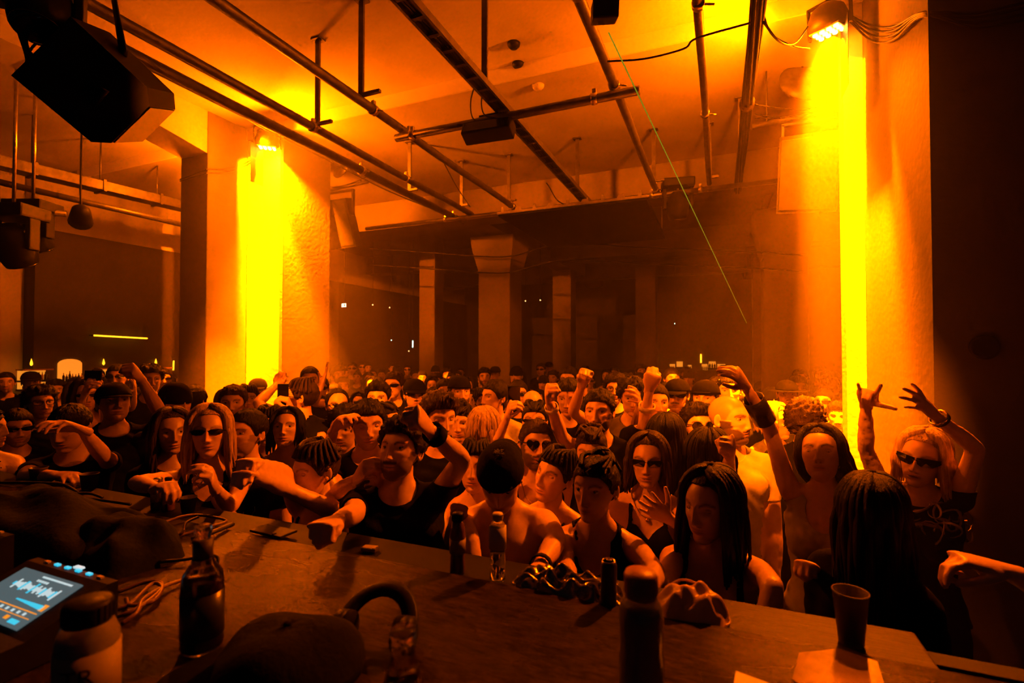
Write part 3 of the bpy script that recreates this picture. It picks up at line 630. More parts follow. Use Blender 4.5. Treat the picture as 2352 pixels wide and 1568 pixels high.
def person(hx, hy, hh, label, fem=False, yaw=0, pitch=0, roll=0, byaw=None, skin='mid', hair='short', hairmat='hair_dark', arms=None, top='tee', topmat='cloth_black',
           lean=(0, 0), d=None, fine=True, group=None, extra=None, build=1.0, loc_only=None, H=None, **kw):
    headH = 0.222 if fem else 0.235
    hs = headH / 0.214
    if d is None: d = FPX * headH / hh
    if loc_only is None: hc = PD(hx, hy, d)
    else: hc = np.array(loc_only, float)
    base = np.array((hc[0], hc[1], 0.0))
    f0 = unit(np.array((-hc[0], -hc[1], 0))); v = -f0; r0 = np.array((v[1], -v[0], 0))
    def frame(yw, pt, rl):
        a = math.radians(yw); F = math.cos(a) * f0 + math.sin(a) * r0; X = math.cos(a) * r0 - math.sin(a) * f0
        p_ = math.radians(pt); Fh = math.cos(p_) * F + math.sin(p_) * _Z; U = -math.sin(p_) * F + math.cos(p_) * _Z
        r_ = math.radians(rl); X2 = math.cos(r_) * X - math.sin(r_) * U; U2 = math.sin(r_) * X + math.cos(r_) * U
        return np.stack([X2, -Fh, U2], 1)
    Mh = frame(yaw, pitch, roll) * hs
    by = byaw if byaw is not None else yaw * 0.5
    Mb = frame(by, 0, 0); X, Yb, Z = Mb[:, 0], Mb[:, 1], Mb[:, 2]; Fb = -Yb
    stature = hc[2] / 0.933
    s = (H or stature) / 1.75; s = min(max(s, 0.88), 1.10)
    seed = int(abs(hx * 7 + hy * 13)) % 10007
    p = dict(fem=fem, seed=seed, skin=SKINS[skin] if isinstance(skin, str) else skin, hair=hair, hairmat=hairmat, haircol=HAIRC[hairmat], hi=FPX * headH / d > 84); p.update(kw)
    # ---- skeleton
    upv = Mh[:, 2] / hs; NB = hc - upv * 0.112 * hs - Z * 0.052 * s + Yb * 0.018
    neck_top = hc - upv * 0.055 * hs + Mh[:, 1] / hs * 0.012
    pel = np.array((NB[0], NB[1], 0.0)) + Z * min(max(0.525 * stature, NB[2] - 0.56 * s), NB[2] - 0.48 * s) + X * lean[0] + Fb * lean[1]
    spine = NB - pel; SL = np.linalg.norm(spine); sp = spine / SL
    bx = unit(X - sp * (X @ sp)); byv = np.cross(sp, bx)       # body frame along the spine (byv: back)
    w = build * s
    if fem: secs = [(-.02, .150, .105), (.05, .168, .118), (.16, .150, .105), (.36, .118, .086), (.52, .128, .092), (.68, .142, .102), (.82, .150, .088), (.92, .110, .068), (.98, .062, .056), (1.03, .050, .050)]
    else: secs = [(-.02, .148, .108), (.06, .162, .118), (.18, .152, .110), (.36, .140, .103), (.54, .154, .112), (.70, .172, .120), (.83, .176, .100), (.92, .126, .076), (.98, .074, .064), (1.03, .060, .058)]
    B = Blob(); B.loft([(pel + sp * SL * a, bx * rx * w, byv * ry * w) for a, rx, ry in secs], 18)
    nr = 0.047 if fem else 0.057
    B.chain([NB - sp * .03, (NB + neck_top) / 2 + Yb * .004, neck_top], [nr * 1.15, nr, nr * .97], 12)
    sw = (0.150 if fem else 0.172) * w
    if fem:
        for sg in (-1, 1): B.ell(pel + sp * SL * .66 + bx * sg * .068 * w - byv * .082 * w, np.stack([bx * .062 * w, byv * .060 * w, sp * .062 * w], 1))
    else:
        for sg in (-1, 1): B.ell(pel + sp * SL * .74 + bx * sg * .075 * w - byv * .066 * w, np.stack([bx * .085 * w, byv * .050 * w, sp * .065 * w], 1))
    B.ell(NB - sp * .055 + byv * .03, np.stack([bx * .13 * w, byv * .045, sp * .05], 1))
    LU, LF = 0.295 * s, 0.255 * s
    bones = []
    arms = arms or {}
    for sg, key in ((-1, 'R'), (1, 'L')):
        a = dict(arms.get(key, {})); S = NB + bx * sg * sw - sp * 0.055 * s
        lift = 0.0
        if 'e' in a:
            ex, ey, *pr = a['e']; E = ray_at(ex, ey, S, LU, (pr or ['n'])[0])
            if E[2] > S[2]: lift = min((E[2] - S[2]) / LU, 1) * .045; S = S + Z * lift - bx * sg * lift * .5; E = ray_at(ex, ey, S, LU, (pr or ['n'])[0])
        else: E = S + unit(-Z * 1.0 + bx * sg * a.get('out', .10) + Fb * a.get('fwd', .05)) * LU
        if 'w' in a:
            wx, wy, *pr = a['w']; Wp = ray_at(wx, wy, E, LF, (pr or ['n'])[0])
        else: Wp = E + unit(-Z * a.get('dn', .9) + Fb * .4 - bx * sg * .12) * LF
        hd = unit(Wp - E)
        if 'h' in a:
            hx2, hy2, *pr = a['h']; hd = unit(ray_at(hx2, hy2, Wp, 0.15, (pr or ['n'])[0]) - Wp)
        n_ = {'cam': f0, 'back': -f0, 'down': -Z, 'up': Z, 'left': -r0, 'right': r0, 'in': -X * sg, 'face': unit(hc - Wp)}[a.get('palm', 'in' if 'w' not in a else 'cam')]
        bones.append((sg, S, E, Wp, hd, n_, a))
        fr_ = 0.86 if fem else 1.0; br = fr_ * (0.8 + .2 * build)
        B.ell(S - bx * sg * .010, np.stack([bx * .054 * w * fr_, byv * .056 * w * fr_, sp * .056 * w * fr_], 1))
        B.chain([NB + sp * .045 + byv * .012, NB + bx * sg * .065 * w - sp * .006 + byv * .012, NB + bx * sg * .125 * w - sp * .036 + byv * .006, S], [.040 * fr_, .043 * fr_, .045 * fr_, .048 * fr_], 10)
        mU = (S + E) / 2
        B.chain([S, S + (E - S) * .3, mU, E], [.052 * br, .051 * br, .047 * br, .039 * br], 12)
        B.chain([E, E + (Wp - E) * .3, E + (Wp - E) * .7, Wp], [.039 * br, .042 * br, .033 * br, .0265 * fr_], 12)
    # legs
    for sg in (-1, 1):
        hip = pel + bx * sg * .085 * w - sp * .02; ft = np.array((hip[0], hip[1], 0.0)) + X * sg * .03 + Fb * .02
        kn = hip * .48 + ft * .52 + Fb * .03; an = ft + Z * .08
        B.chain([hip, (hip + kn) / 2, kn, kn * .65 + an * .35, an], [.088 * w, .078 * w, .056 * w, .056 * w, .04 * w], 10)
        B.ell(ft + Z * .04 + Fb * .06, np.stack([X * .045, Fb * .13, Z * .038], 1), 10, 6)
    vox = 0.0175 if fine else 0.026
    BV, BT = remesh(B.V, B.F, vox, 5 if fine else 3)
    skinc = np.array(p['skin'])
    # ---- fields
    t_sp = (BV - pel) @ sp; lat = (BV - pel) @ bx; fro = -((BV - pel) @ byv)
    dt = np.minimum(seg_dist(BV, pel - sp * .1, NB - sp * .16)[0] - .118 * w, np.full(len(BV), 9.0))
    dcl, _ = seg_dist(BV, NB - sp * .09 - bx * (sw - .06), NB - sp * .09 + bx * (sw - .06)); dt = np.minimum(dt, dcl - .075 * w)
    A = np.full(len(BV), 9.0); slv = np.full(len(BV), -9.0)
    for sg, S, E, Wp, hd, n_, a in bones:
        d1, q1 = seg_dist(BV, S, E); d2, q2 = seg_dist(BV, E, Wp)
        u1 = ((BV - S) @ (E - S)) / LU ** 2
        da = np.minimum(d1, d2) - .042 * w; A = np.minimum(A, da - dt)
        ln = np.where(d1 - .044 <= d2 - .036, u1 * LU, LU + q2 * LF); near = (np.minimum(d1, d2) < .11); slv = np.where(near & (da < dt + .03), -ln, slv)
    # ---- lower body wears dark trousers
    hipz = pel + sp * SL * kw.get('waist', .16); low = ((BV - hipz) @ sp) < 0
    mi = low[BT].sum(1) >= 2
    mi = mi & ~((A < 0)[BT].sum(1) >= 2)
    hipT = BT[mi]; BTs = BT
    # ---- assemble body: torso + hands + head in one mesh
    VV = [BV - base]; TT = [BT]; CC = [np.tile(skinc, (len(BV), 1))]; MI = [mi.astype(np.int32)]; off = len(BV); HANDS = {}
    for sg, S, E, Wp, hd, n_, a in bones:
        if a.get('nohand'): continue
        HV, HT = hand_mesh(a.get('hand', 'relaxed'), fine and 'w' in a)
        zv = unit(n_ - hd * (n_ @ hd)); yv = np.cross(hd, zv) * (1 if sg < 0 else 1)
        # right hand (sg=-1): thumb = fingers x palm; left hand mirrored
        thumb = np.cross(hd, zv) * (1 if sg < 0 else -1)
        R3 = np.stack([hd, thumb, zv], 1) * (s * (0.93 if fem else 1.04))
        Wd = (R3 @ HV.T).T + Wp + hd * .012
        if sg > 0: HT = HT[:, ::-1]
        VV.append(Wd - base); TT.append(HT + off); CC.append(np.tile(skinc, (len(HV), 1))); MI.append(np.zeros(len(HT), np.int32)); off += len(HV); HANDS[sg] = (Wp, hd, zv, thumb)
    hV, hT, hC, hd0 = head_mesh(p, fine)
    VV.append((Mh @ hV.T).T + hc - base); TT.append(hT + off); CC.append(hC); MI.append(np.zeros(len(hT), np.int32))
    me = arr_mesh('person', np.concatenate(VV), np.concatenate(TT), ['skin', 'trousers'], np.concatenate(MI), np.concatenate(CC))
    o = new_obj('person', me); o.location = base; tag(o, label, 'person', group)
    hair_objs(p, hd0, Mh, hc, base, o, fine)
    # ---- clothing
    BN = normals(BV, BT)
    def garment(name, g, m, off_=.007, fold=.004, up=True):
        if (g > 0).sum() < 10: return None
        GV, GT, GN = clip(BV, BT, g, BN); GN = unit_rows(GN)
        rel = GV - pel; fo = np.sin(rel @ bx * 38 + rel @ sp * 55 + seed) * np.sin(rel @ sp * 31 + rel @ byv * 44 + seed * .3)
        GV = GV + GN * (off_ + fold * fo)[:, None]
        g_o = new_obj(name, arr_mesh(name, GV - base, GT, [m]), o)
        if fine: md = g_o.modifiers.new('s', 'SOLIDIFY'); md.thickness = .005; md.offset = -1
        return g_o
    Nc = NB - byv * .035
    def ellf(c, rx, ry, rz):
        q = BV - c; return (np.sqrt(((q @ bx) / rx) ** 2 + ((q @ byv) / ry) ** 2 + ((q @ sp) / rz) ** 2) - 1) * min(rx, ry, rz)
    crew = np.minimum(ellf(Nc + sp * .03, .082, .085, .075), (NB + sp * .055 - BV) @ sp)
    deep = ellf(NB - byv * .09 - sp * .03, .090, .10, .125)
    hem = t_sp - SL * (.06 if 'hem' not in kw else kw['hem'])
    if top == 'tee': g = np.minimum.reduce([np.maximum(np.where(slv > -8, slv + kw.get('sleeve', .55) * LU, 1), np.where(A > 0, A, -1)), crew, hem])
    elif top == 'long': g = np.minimum.reduce([np.where(slv > -8, slv + LU + LF * .93, 1), crew, hem])
    elif top == 'sleeveless': g = np.minimum.reduce([A - .004, crew - .004, hem])
    elif top == 'tank':
        if fem: deep = ellf(NB - byv * .09 - sp * .035, .066, .10, .105)
        g = np.minimum.reduce([A - (.006 if fem else .022), np.minimum(crew - (.002 if fem else .012), deep), hem])
    elif top == 'cami':
        str_ = .0085 - np.abs(np.abs(lat) - .078 * w); body = np.minimum(SL * .78 - t_sp - np.where(fro > 0, 0.0 + 1.2 * np.clip(.05 - np.abs(lat), 0, 1) + 2.0 * np.clip(np.abs(lat) - .085 * w, 0, 1), .06), A - .022)
        g = np.minimum.reduce([np.maximum(body, np.minimum(str_, t_sp - SL * .7)), crew - .02, hem, A + .01])
    elif top == 'bra':
        str_ = .009 - np.abs(np.abs(lat) - .092 * w); body = np.minimum(np.minimum(SL * .74 - t_sp - 1.5 * np.clip(.045 - np.abs(lat), 0, 1), t_sp - SL * .56), A - .02)
        g = np.minimum.reduce([np.maximum(body, np.minimum(str_, t_sp - SL * .68)), crew + .03, A + .02])
    elif top == 'bikini':
        cups = .052 - np.minimum(np.hypot(lat - .068 * w, (t_sp - SL * .645)), np.hypot(lat + .068 * w, (t_sp - SL * .645))) ; cups = np.where(fro > .02, cups, -1)
        str_ = np.maximum(np.minimum(.004 - np.abs(np.abs(lat) - .050 * w), t_sp - SL * .66), .004 - np.abs(t_sp - SL * .60)); g = np.minimum.reduce([np.maximum(cups, str_), crew - .0, A - .005])
    else: g = None
    if g is not None: garment({'tee': 't_shirt', 'long': 'long_sleeve_top', 'sleeveless': 'sleeveless_top', 'tank': 'tank_top', 'cami': 'camisole', 'bra': 'bralette', 'bikini': 'bikini_top'}[top], g, topmat)
    ctx = dict(o=o, base=base, Mh=Mh, hc=hc, X=X, Fb=Fb, Z=Z, NB=NB, sp=sp, bx=bx, byv=byv, pel=pel, SL=SL, bones=bones, hands=HANDS, s=s, w=w, hs=hs, BV=BV, BN=BN, f0=f0, r0=r0)
    for e in (extra or []): e(ctx)
    STAT.append((label[:34], round(stature, 2), round(d, 2)))
    return ctx
# ---- extras worn by people
def x_glasses(kind, up=False, **k): return lambda c: glasses(kind, c['Mh'], c['hc'], c['base'], c['o'], up, **k)
def x_cap(back=False, m='cloth_black', kind='cap'): return lambda c: cap(c['Mh'], c['hc'], c['base'], c['o'], back, m, kind)
def x_band(side, m='cloth_black', f=0.9, wd=.03, r=.033, name='wristband'):
    def fn(c):
        for sg, S, E, Wp, hd, n_, a in c['bones']:
            if sg == side:
                d = unit(Wp - E); p0 = E + (Wp - E) * f; mb = MB(); k = c['s']
                mb.tube([p0 - d * wd / 2 - c['base'], p0 + d * wd / 2 - c['base']], [r * k, r * k * .97], 14, False); ob = mb.build(name, m, c['o'], origin=(0, 0, 0)); md = ob.modifiers.new('s', 'SOLIDIFY'); md.thickness = .004; md.offset = 1
    return fn
def x_necklace(m='gold', drop=.09, pend=True):
    def fn(c):
        NB, bx, byv, sp = c['NB'], c['bx'], c['byv'], c['sp']; BV, BN = c['BV'], c['BN']; pts = []
        for a in np.linspace(-1.5, 1.5, 25):
            g = NB - byv * .30 + bx * math.sin(a) * .075 - sp * (drop * math.cos(a) ** 1.5 + .0) + sp * .02
            idx = np.argmin(np.linalg.norm((BV - g) - np.outer((BV - g) @ byv, byv), axis=1) + .12 * np.linalg.norm(BV - g, axis=1)); pts.append(BV[idx] + BN[idx] * .006)
        pts = np.array(pts); pts[1:-1] = (pts[:-2] + pts[1:-1] * 2 + pts[2:]) / 4
        mb = MB(); mb.tube([q - c['base'] for q in pts], .0022, 5); ob = mb.build('necklace', m, c['o'], origin=(0, 0, 0))
        if pend:
            q = pts[12] - c['base'] - byv * .004; mb = MB(); mb.lathe([(.001, -.012), (.009, -.004), (.010, .002), (.004, .010), (.001, .011)], q - sp * .01, 8); mb.build('pendant', m, ob, origin=(0, 0, 0))
    return fn
# ================================================================== the crowd, front rows first
WB = 'band_light'
def ruffles(c):
    rng = np.random.default_rng(3); mb = MB(); NB, bx, byv, sp = c['NB'], c['bx'], c['byv'], c['sp']
    for i in range(34):
        a = rng.uniform(-2.2, 2.2); r = rng.uniform(.09, .17); ctr = NB + bx * math.sin(a) * r - byv * (math.cos(a) * r * .75 + .02) - sp * rng.uniform(.0, .13); pts = []
        u = unit(rng.normal(size=3)); v = unit(np.cross(u, rng.normal(size=3))); L = rng.uniform(.03, .06)
        for t in np.linspace(0, 5.2, 12): pts.append(ctr + L * (math.cos(t) * u + .6 * math.sin(t) * v) + sp * -.02 * t / 5 - c['base'])
        mb.tube(pts, [.007 * k for k in np.interp(np.linspace(0, 1, 12), [0, .2, .8, 1], [.3, 1, 1, .2])], 6, True, (1, .4))
    mb.build('ruffle_collar', 'satin', c['o'], origin=(0, 0, 0))
M['satin'] = mat('satin', (0.35, 0.26, 0.15), 0.25, spec=0.8)
def x_tattoo_print(c):       # pale line print on the chest of a black shirt
    mb = MB(); rng = np.random.default_rng(8); BV, BN = c['BV'], c['BN']
    for i in range(5):
        x0 = (i - 2) * .042; g = c['pel'] + c['sp'] * c['SL'] * .60 + c['bx'] * x0 - c['byv'] * .3
        pts = []
        for k in range(7):
            q = g + c['bx'] * rng.uniform(-.016, .016) + c['sp'] * (.035 - k * .012); idx = np.argmin(np.linalg.norm((BV - q) - np.outer((BV - q) @ c['byv'], c['byv']), axis=1) + .1 * np.linalg.norm(BV - q, axis=1)); pts.append(BV[idx] + BN[idx] * .013 - c['base'])
        mb.tube(pts, .0022, 4)
    mb.build('chest_print', 'cloth_grey', c['o'], origin=(0, 0, 0))
def x_headphones(c):
    mb = MB(); Mh, hc, b = c['Mh'], c['hc'], c['base']
    for s in (-1,): mb.box(Mh @ np.array((s * .095, -.005, -.06)) + hc - b, (.04, .05, .06), Mh / c['hs'], .008)
    mb.build('earpiece', 'black_plastic', c['o'], origin=(0, 0, 0))
P_ = person
# ---- far left
P_(-34, 985, 86, 'woman in a bikini top leaning into the left edge of the picture', fem=True, yaw=60, byaw=20, skin='fair', hair='up', top='bikini', arms={'L': dict(e=(52, 1120), w=(75, 1190), palm='down')})
P_(38, 982, 92, 'man in sunglasses in deep shade at the far left', d=3.4, skin='mid', yaw=10, pitch=-5, beard=.6, top='tee', extra=[x_glasses('wrap')])
P_(160, 982, 92, 'man in a printed black shirt hiding his face behind a tattooed forearm', yaw=-30, pitch=-12, d=2.75, sleeve=.5, hair='short', arms={'L': dict(e=(242, 1052), w=(190, 988), h=(120, 962), hand='relaxed', palm='down'), 'R': dict(e=(60, 1095), w=(130, 1092), hand='relaxed', palm='down')}, extra=[x_tattoo_print])
P_(92, 925, 66, 'dark-haired man with glasses behind the tattooed forearm', yaw=15, hair='curly', d=3.95, extra=[x_glasses('spec', lensmat=None)])
P_(199, 908, 72, 'woman in dark glasses holding a phone up in both hands', fem=True, yaw=5, skin='fair', hair='long', hairlen=.2, top='cami', d=3.75, arms={'R': dict(e=(165, 985), w=(196, 900), h=(208, 868), hand='grip', palm='right'), 'L': dict(e=(245, 985), w=(232, 905), h=(222, 870), hand='grip', palm='left')}, extra=[x_glasses('slim')])
P_(262, 925, 98, 'broad man in black cap and black shirt with one fist raised', yaw=12, pitch=10, skin='tan', build=1.12, hair='short', d=3.15, arms={'L': dict(e=(372, 955), w=(322, 868), h=(298, 840), hand='fist', palm='left')}, extra=[x_cap()])
P_(270, 866, 54, 'man in dark glasses behind the black cap', d=4.9, yaw=-15, extra=[x_glasses('wrap')])
P_(345, 872, 60, 'man with a round bush of hair before the bottle shelves', d=4.5, yaw=10, skin='tan', hair='curly', arms={'R': dict(e=(300, 935), w=(306, 893), h=(306, 868), hand='open', palm='left')})
P_(404, 925, 82, 'man in a dark flat cap looking to the right', yaw=28, pitch=-4, skin='fair', d=3.3, extra=[x_cap(kind='beanie')])
P_(446, 922, 74, 'man seen from behind in a black shirt beside the left pillar', yaw=150, byaw=150, d=3.95, skin='fair')
P_(394, 992, 90, 'long-haired person in shade behind the blonde in sunglasses', fem=True, yaw=8, skin='tan', hair='long', hairmat='hair_brown', hairlen=.26, d=2.75, top='tee')
P_(482, 992, 106, 'blonde woman in sunglasses and black tank top at the counter', fem=True, yaw=-8, pitch=4, skin='mid', hair='long', hairmat='hair_blond', hairlen=.24, top='tank', d=2.4, arms={'R': dict(e=(312, 1108), w=(362, 1122), h=(392, 1108), hand='grip', palm='down'), 'L': dict(e=(530, 1165), w=(492, 1118), h=(480, 1075), hand='pinch', palm='left')}, extra=[x_glasses('slim'), x_necklace(drop=.07)])
P_(535, 925, 78, 'short-haired man standing against the yellow pillar', yaw=-8, hair='crop', hairmat='hair_brown', skin='fair', d=3.7)
P_(566, 995, 94, 'grinning man with short hair looking to the left', yaw=-42, pitch=4, skin='mid', hair='short', beard=.5, mouth=.6, d=2.66, arms={'R': dict(e=(500, 1130), w=(520, 1180))}, extra=[x_tattoo_print])
P_(724, 1080, 112, 'woman with pinned-up braids reaching both arms to the left', fem=True, yaw=-62, byaw=-40, pitch=-6, skin='fair', hair='bun', hairmat='hair_brown', top='cami', d=2.2, closed=.7, hem=.3, arms={'L': dict(e=(662, 1125), w=(578, 1090), h=(540, 1085), hand='fist', palm='down'), 'R': dict(e=(655, 1085, 'n'), w=(588, 1062, 'n'), h=(545, 1058), hand='fist', palm='down')})
P_(616, 978, 68, 'woman with hair tied back beside the black phone', fem=True, yaw=-15, skin='fair', hair='bun', d=3.25, top='cami')
P_(658, 985, 70, 'woman with head thrown back under the black phone', fem=True, yaw=-12, pitch=14, skin='mid', hair='long', hairlen=.16, d=3.02, top='cami')
P_(693, 912, 78, 'man in a black sleeveless shirt turned away, holding up a phone', yaw=-105, byaw=-150, skin='fair', hair='bun', hairmat='hair_brown', bun=.02, top='sleeveless', d=3.6, arms={'L': dict(e=(592, 925, 'f'), w=(636, 884, 'f'), h=(650, 862, 'f'), hand='fist', palm='cam'), 'R': dict(e=(698, 1042), w=(673, 948), h=(655, 905), hand='grip', palm='left')}, extra=[x_glasses('slim')])
P_(712, 872, 52, 'person far back whose open hand is raised beside the yellow glow', yaw=0, d=4.75, skin='fair', arms={'L': dict(e=(722, 925), w=(738, 888), h=(752, 845), hand='open', palm='left')})
P_(775, 930, 72, 'balding man in clear glasses lit bright yellow', yaw=8, skin='fair', hair='short', hairline=.09, topmat='cloth_light', d=3.92, extra=[x_glasses('spec', lensmat=None)])
P_(792, 985, 66, 'dark-haired reveller with an arm bent beside the man in glasses', d=2.95, yaw=-20, skin='tan', hair='curly', arms={'R': dict(e=(745, 1060), w=(768, 985), h=(800, 945), hand='relaxed', palm='down')})
P_(844, 975, 108, 'man in a black shirt with closed eyes and short dark hair', yaw=6, pitch=-4, hair='crop', skin='mid', beard=.3, closed=.95, d=2.62, arms={'R': dict(e=(775, 1130), w=(822, 1098), h=(842, 1068), hand='grip', palm='right'), 'L': dict(e=(935, 1125), w=(880, 1110), h=(862, 1085), hand='grip', palm='left')}, extra=[x_glasses('slim', up=True)])
P_(886, 968, 72, 'woman in profile smiling behind the man with closed eyes', fem=True, yaw=42, skin='fair', hair='up', d=3.25, top='tee')
P_(922, 1035, 122, 'moustached man in a black shirt punching the air with one fist', yaw=-28, pitch=14, hair='quiff', must=.95, beard=.75, skin='mid', d=2.12, byaw=-5, build=1.06, arms={'L': dict(e=(1062, 1055), w=(985, 985), h=(948, 938), hand='fist', palm='left'), 'R': dict(e=(815, 1180), w=(768, 1198), h=(722, 1212), hand='fist', palm='down')}, extra=[x_glasses('slim', up=True), x_band(1, f=.84, wd=.045, r=.036)])
P_(1008, 958, 98, 'heavy-browed man with swept hair looking down', yaw=22, pitch=-10, hair='quiff', hairmat='hair_brown', skin='fair', beard=.3, d=2.65, closed=.8)
P_(1058, 972, 80, 'woman with hair rolled up and two loose strands', fem=True, yaw=-12, skin='fair', hair='up', bunpos=(0, .02, .115), d=3.3, top='cami')
P_(1112, 985, 76, 'pale blonde woman with her back to the stage, phone held high', fem=True, yaw=170, byaw=170, hair='long', hairmat='hair_blond', hairlen=.10, skin='fair', top='cami', d=2.98, arms={'L': dict(e=(1132, 1042), w=(1166, 955), h=(1178, 915), hand='grip', palm='right')})
P_(1092, 1072, 96, 'woman with sunglasses pushed up onto her hair', fem=True, yaw=-10, pitch=6, skin='mid', hair='bun', top='cami', d=2.42, arms={'R': dict(e=(1035, 1240), w=(1050, 1180), h=(1060, 1150), hand='fist', palm='cam')}, extra=[x_glasses('mask', up=True)])
P_(1230, 1020, 98, 'bearded man in heart-shaped sunglasses with a chain on his chest', yaw=14, pitch=4, roll=6, hair='short', hairmat='hair_brown', beard=.95, skin='mid', top='tank', d=2.62, mouth=.4, extra=[x_glasses('heart'), x_necklace(drop=.14), x_headphones])
P_(1228, 965, 72, 'woman with dark glasses right behind the heart sunglasses', fem=True, yaw=-5, skin='fair', hair='up', d=3.2, extra=[x_glasses('slim')])
P_(1150, 1098, 122, 'bare-chested man in a backward cap looking down', yaw=-6, pitch=-34, skin='mid', hair='short', top=None, d=1.98, build=1.08, arms={'R': dict(e=(1078, 1235)), 'L': dict(e=(1278, 1240), w=(1240, 1302), palm='down')}, extra=[x_cap(back=True), x_band(1, f=.95, wd=.02)])
P_(1376, 945, 100, 'bearded man in a black sleeveless shirt with one fist by his head', yaw=-12, hair='crop', beard=.9, skin='fair', top='sleeveless', d=2.92, arms={'R': dict(e=(1290, 1002), w=(1263, 925), h=(1255, 885), hand='fist', palm='right'), 'L': dict(out=.2)}, extra=[x_band(-1, WB, f=.86, wd=.025, r=.031)])
P_(1306, 912, 72, 'dark-haired man smiling downward with one fist up', yaw=-8, pitch=-12, hair='crop', skin='mid', d=3.5, arms={'L': dict(e=(1316, 945), w=(1338, 880), h=(1352, 842), hand='fist', palm='cam')})
P_(1306, 872, 50, 'man in thin glasses under a raised fist', yaw=-15, d=5.0, skin='mid', hair='crop', extra=[x_glasses('spec', lensmat=None)])
P_(1274, 1092, 96, 'woman tipping her head with closed eyes beside the cap', fem=True, yaw=-38, pitch=8, roll=10, skin='mid', hair='bun', closed=1.0, d=2.28, top='cami')
P_(1358, 1035, 78, 'person with a lit forehead behind the woman with pinned hair', fem=True, yaw=-6, pitch=-8, hair='up', hairmat='hair_brown', skin='fair', closed=1.0, d=2.6, top='tee')
P_(1368, 1120, 128, 'woman with pinned-up dark hair and black strap top looking left', fem=True, yaw=-26, pitch=-2, skin='tan', hair='up', bunpos=(0, .05, .10), bun=.045, top='tank', d=1.9, arms={'R': dict(e=(1300, 1300), w=(1310, 1345)), 'L': dict(e=(1505, 1310), w=(1490, 1370))})
P_(1452, 912, 66, 'man with a fringe over his eyes and a hand at his ear', yaw=6, pitch=-8, hair='curly', skin='mid', d=3.55, topmat='cloth_grey', arms={'L': dict(e=(1462, 985), w=(1467, 935), h=(1465, 905), hand='relaxed', palm='left')})
P_(1505, 925, 62, 'person in long dark sleeves punching a pale fist upward', yaw=15, hair='short', top='long', d=3.2, skin='fair', arms={'R': dict(e=(1478, 985), w=(1492, 892), h=(1504, 850), hand='fist', palm='back')}, extra=[x_band(-1, WB, f=.55, wd=.03, r=.042)])
P_(1488, 1058, 100, 'woman in rectangular sunglasses with one hand on her chest', fem=True, yaw=-4, skin='mid', hair='long', hairmat='hair_brown', hairlen=.16, top='cami', d=2.35, arms={'L': dict(e=(1605, 1235), w=(1535, 1190), h=(1485, 1155), hand='open', palm='back')}, extra=[x_glasses('rect'), x_necklace(drop=.10)])
P_(1530, 1005, 92, 'person with long dark hair seen from behind', fem=True, yaw=165, byaw=165, hair='long', hairlen=.35, d=2.7, top='tee')
P_(1602, 975, 86, 'man in round sunglasses peering over a black shoulder', yaw=22, hair='quiff', skin='mid', beard=.4, d=3.08, extra=[x_glasses('round')])
P_(1676, 962, 106, 'shaven-headed bearded man in a pale shirt turned to the right', yaw=58, byaw=12, hair='none', buzz=.5, beard=.88, skin='fair', topmat='cloth_light', d=2.62, arms={'R': dict(e=(1668, 1100), w=(1676, 1048), h=(1684, 1005), hand='fist', palm='left')})
P_(1620, 915, 70, 'man in a backward cap and round-necked black shirt', yaw=-14, skin='tan', hair='short', d=3.5, extra=[x_cap(back=True)])
P_(1674, 898, 66, 'man with white glasses on his cap behind the shaven head', yaw=6, skin='fair', d=3.75, hair='short', extra=[x_glasses('round', up=True, framemat='band_light')])
P_(1555, 908, 62, 'moustached man in cap and dark glasses', yaw=-10, skin='mid', must=.9, d=3.85, extra=[x_cap(), x_glasses('wrap')])
P_(1632, 1048, 96, 'person wrapped in a dark jacket with the head turned away', fem=True, yaw=150, byaw=140, hair='long', hairlen=.14, top='long', topmat='cloth_leather', d=2.35)
P_(1632, 1160, 150, 'woman with long black hair and black lace bralette at the counter', fem=True, yaw=-32, byaw=-8, pitch=-6, skin='tan', hair='long', hairlen=.24, top='bra', d=1.72, closed=.75, arms={'R': dict(e=(1530, 1350)), 'L': dict(e=(1775, 1345))})
P_(1782, 968, 80, 'blonde woman with pale hair swept over her face', fem=True, yaw=60, skin='fair', hair='long', hairmat='hair_blond', hairlen=.10, d=3.5, top='tee', topmat='cloth_grey')
P_(1850, 968, 96, 'man with cropped curly hair seen from behind', yaw=160, byaw=160, hair='curly', hairmat='hair_brown', skin='fair', d=3.0)
P_(1928, 958, 74, 'smiling moustached man peeping past the right pillar', yaw=-6, hair='quiff', skin='fair', must=.9, d=4.25, mouth=.4)
P_(1886, 1045, 114, 'woman in a pale tank top reaching one arm high', fem=True, yaw=-8, pitch=18, roll=-6, skin='tan', hair='long', hairlen=.22, wind=(.5, .25, .15), top='tank', topmat='cloth_pale', d=2.15, closed=.9, arms={'R': dict(e=(1768, 985), w=(1712, 885), h=(1682, 842), hand='relaxed', palm='left'), 'L': dict(e=(1920, 1290), w=(1862, 1310), h=(1845, 1285), hand='fist', palm='down')}, extra=[x_glasses('slim', up=True), x_band(-1, 'cloth_leather', f=.45, wd=.13, r=.042, name='arm_cuff')])
P_(2118, 1052, 110, 'laughing blonde in wrap glasses and satin ruffles with both arms up', fem=True, yaw=-14, pitch=-4, roll=8, skin='fair', hair='long', hairmat='hair_blond', hairlen=.16, mouth=.8, top='tee', d=2.18, arms={'R': dict(e=(1988, 1030), w=(1990, 928), h=(1996, 880), hand='horns', palm='cam'), 'L': dict(e=(2242, 1030), w=(2150, 955), h=(2098, 905), hand='dance', palm='left')}, extra=[x_glasses('mask'), ruffles, x_band(1, 'gold', f=.93, wd=.02, r=.031, name='bracelet')])
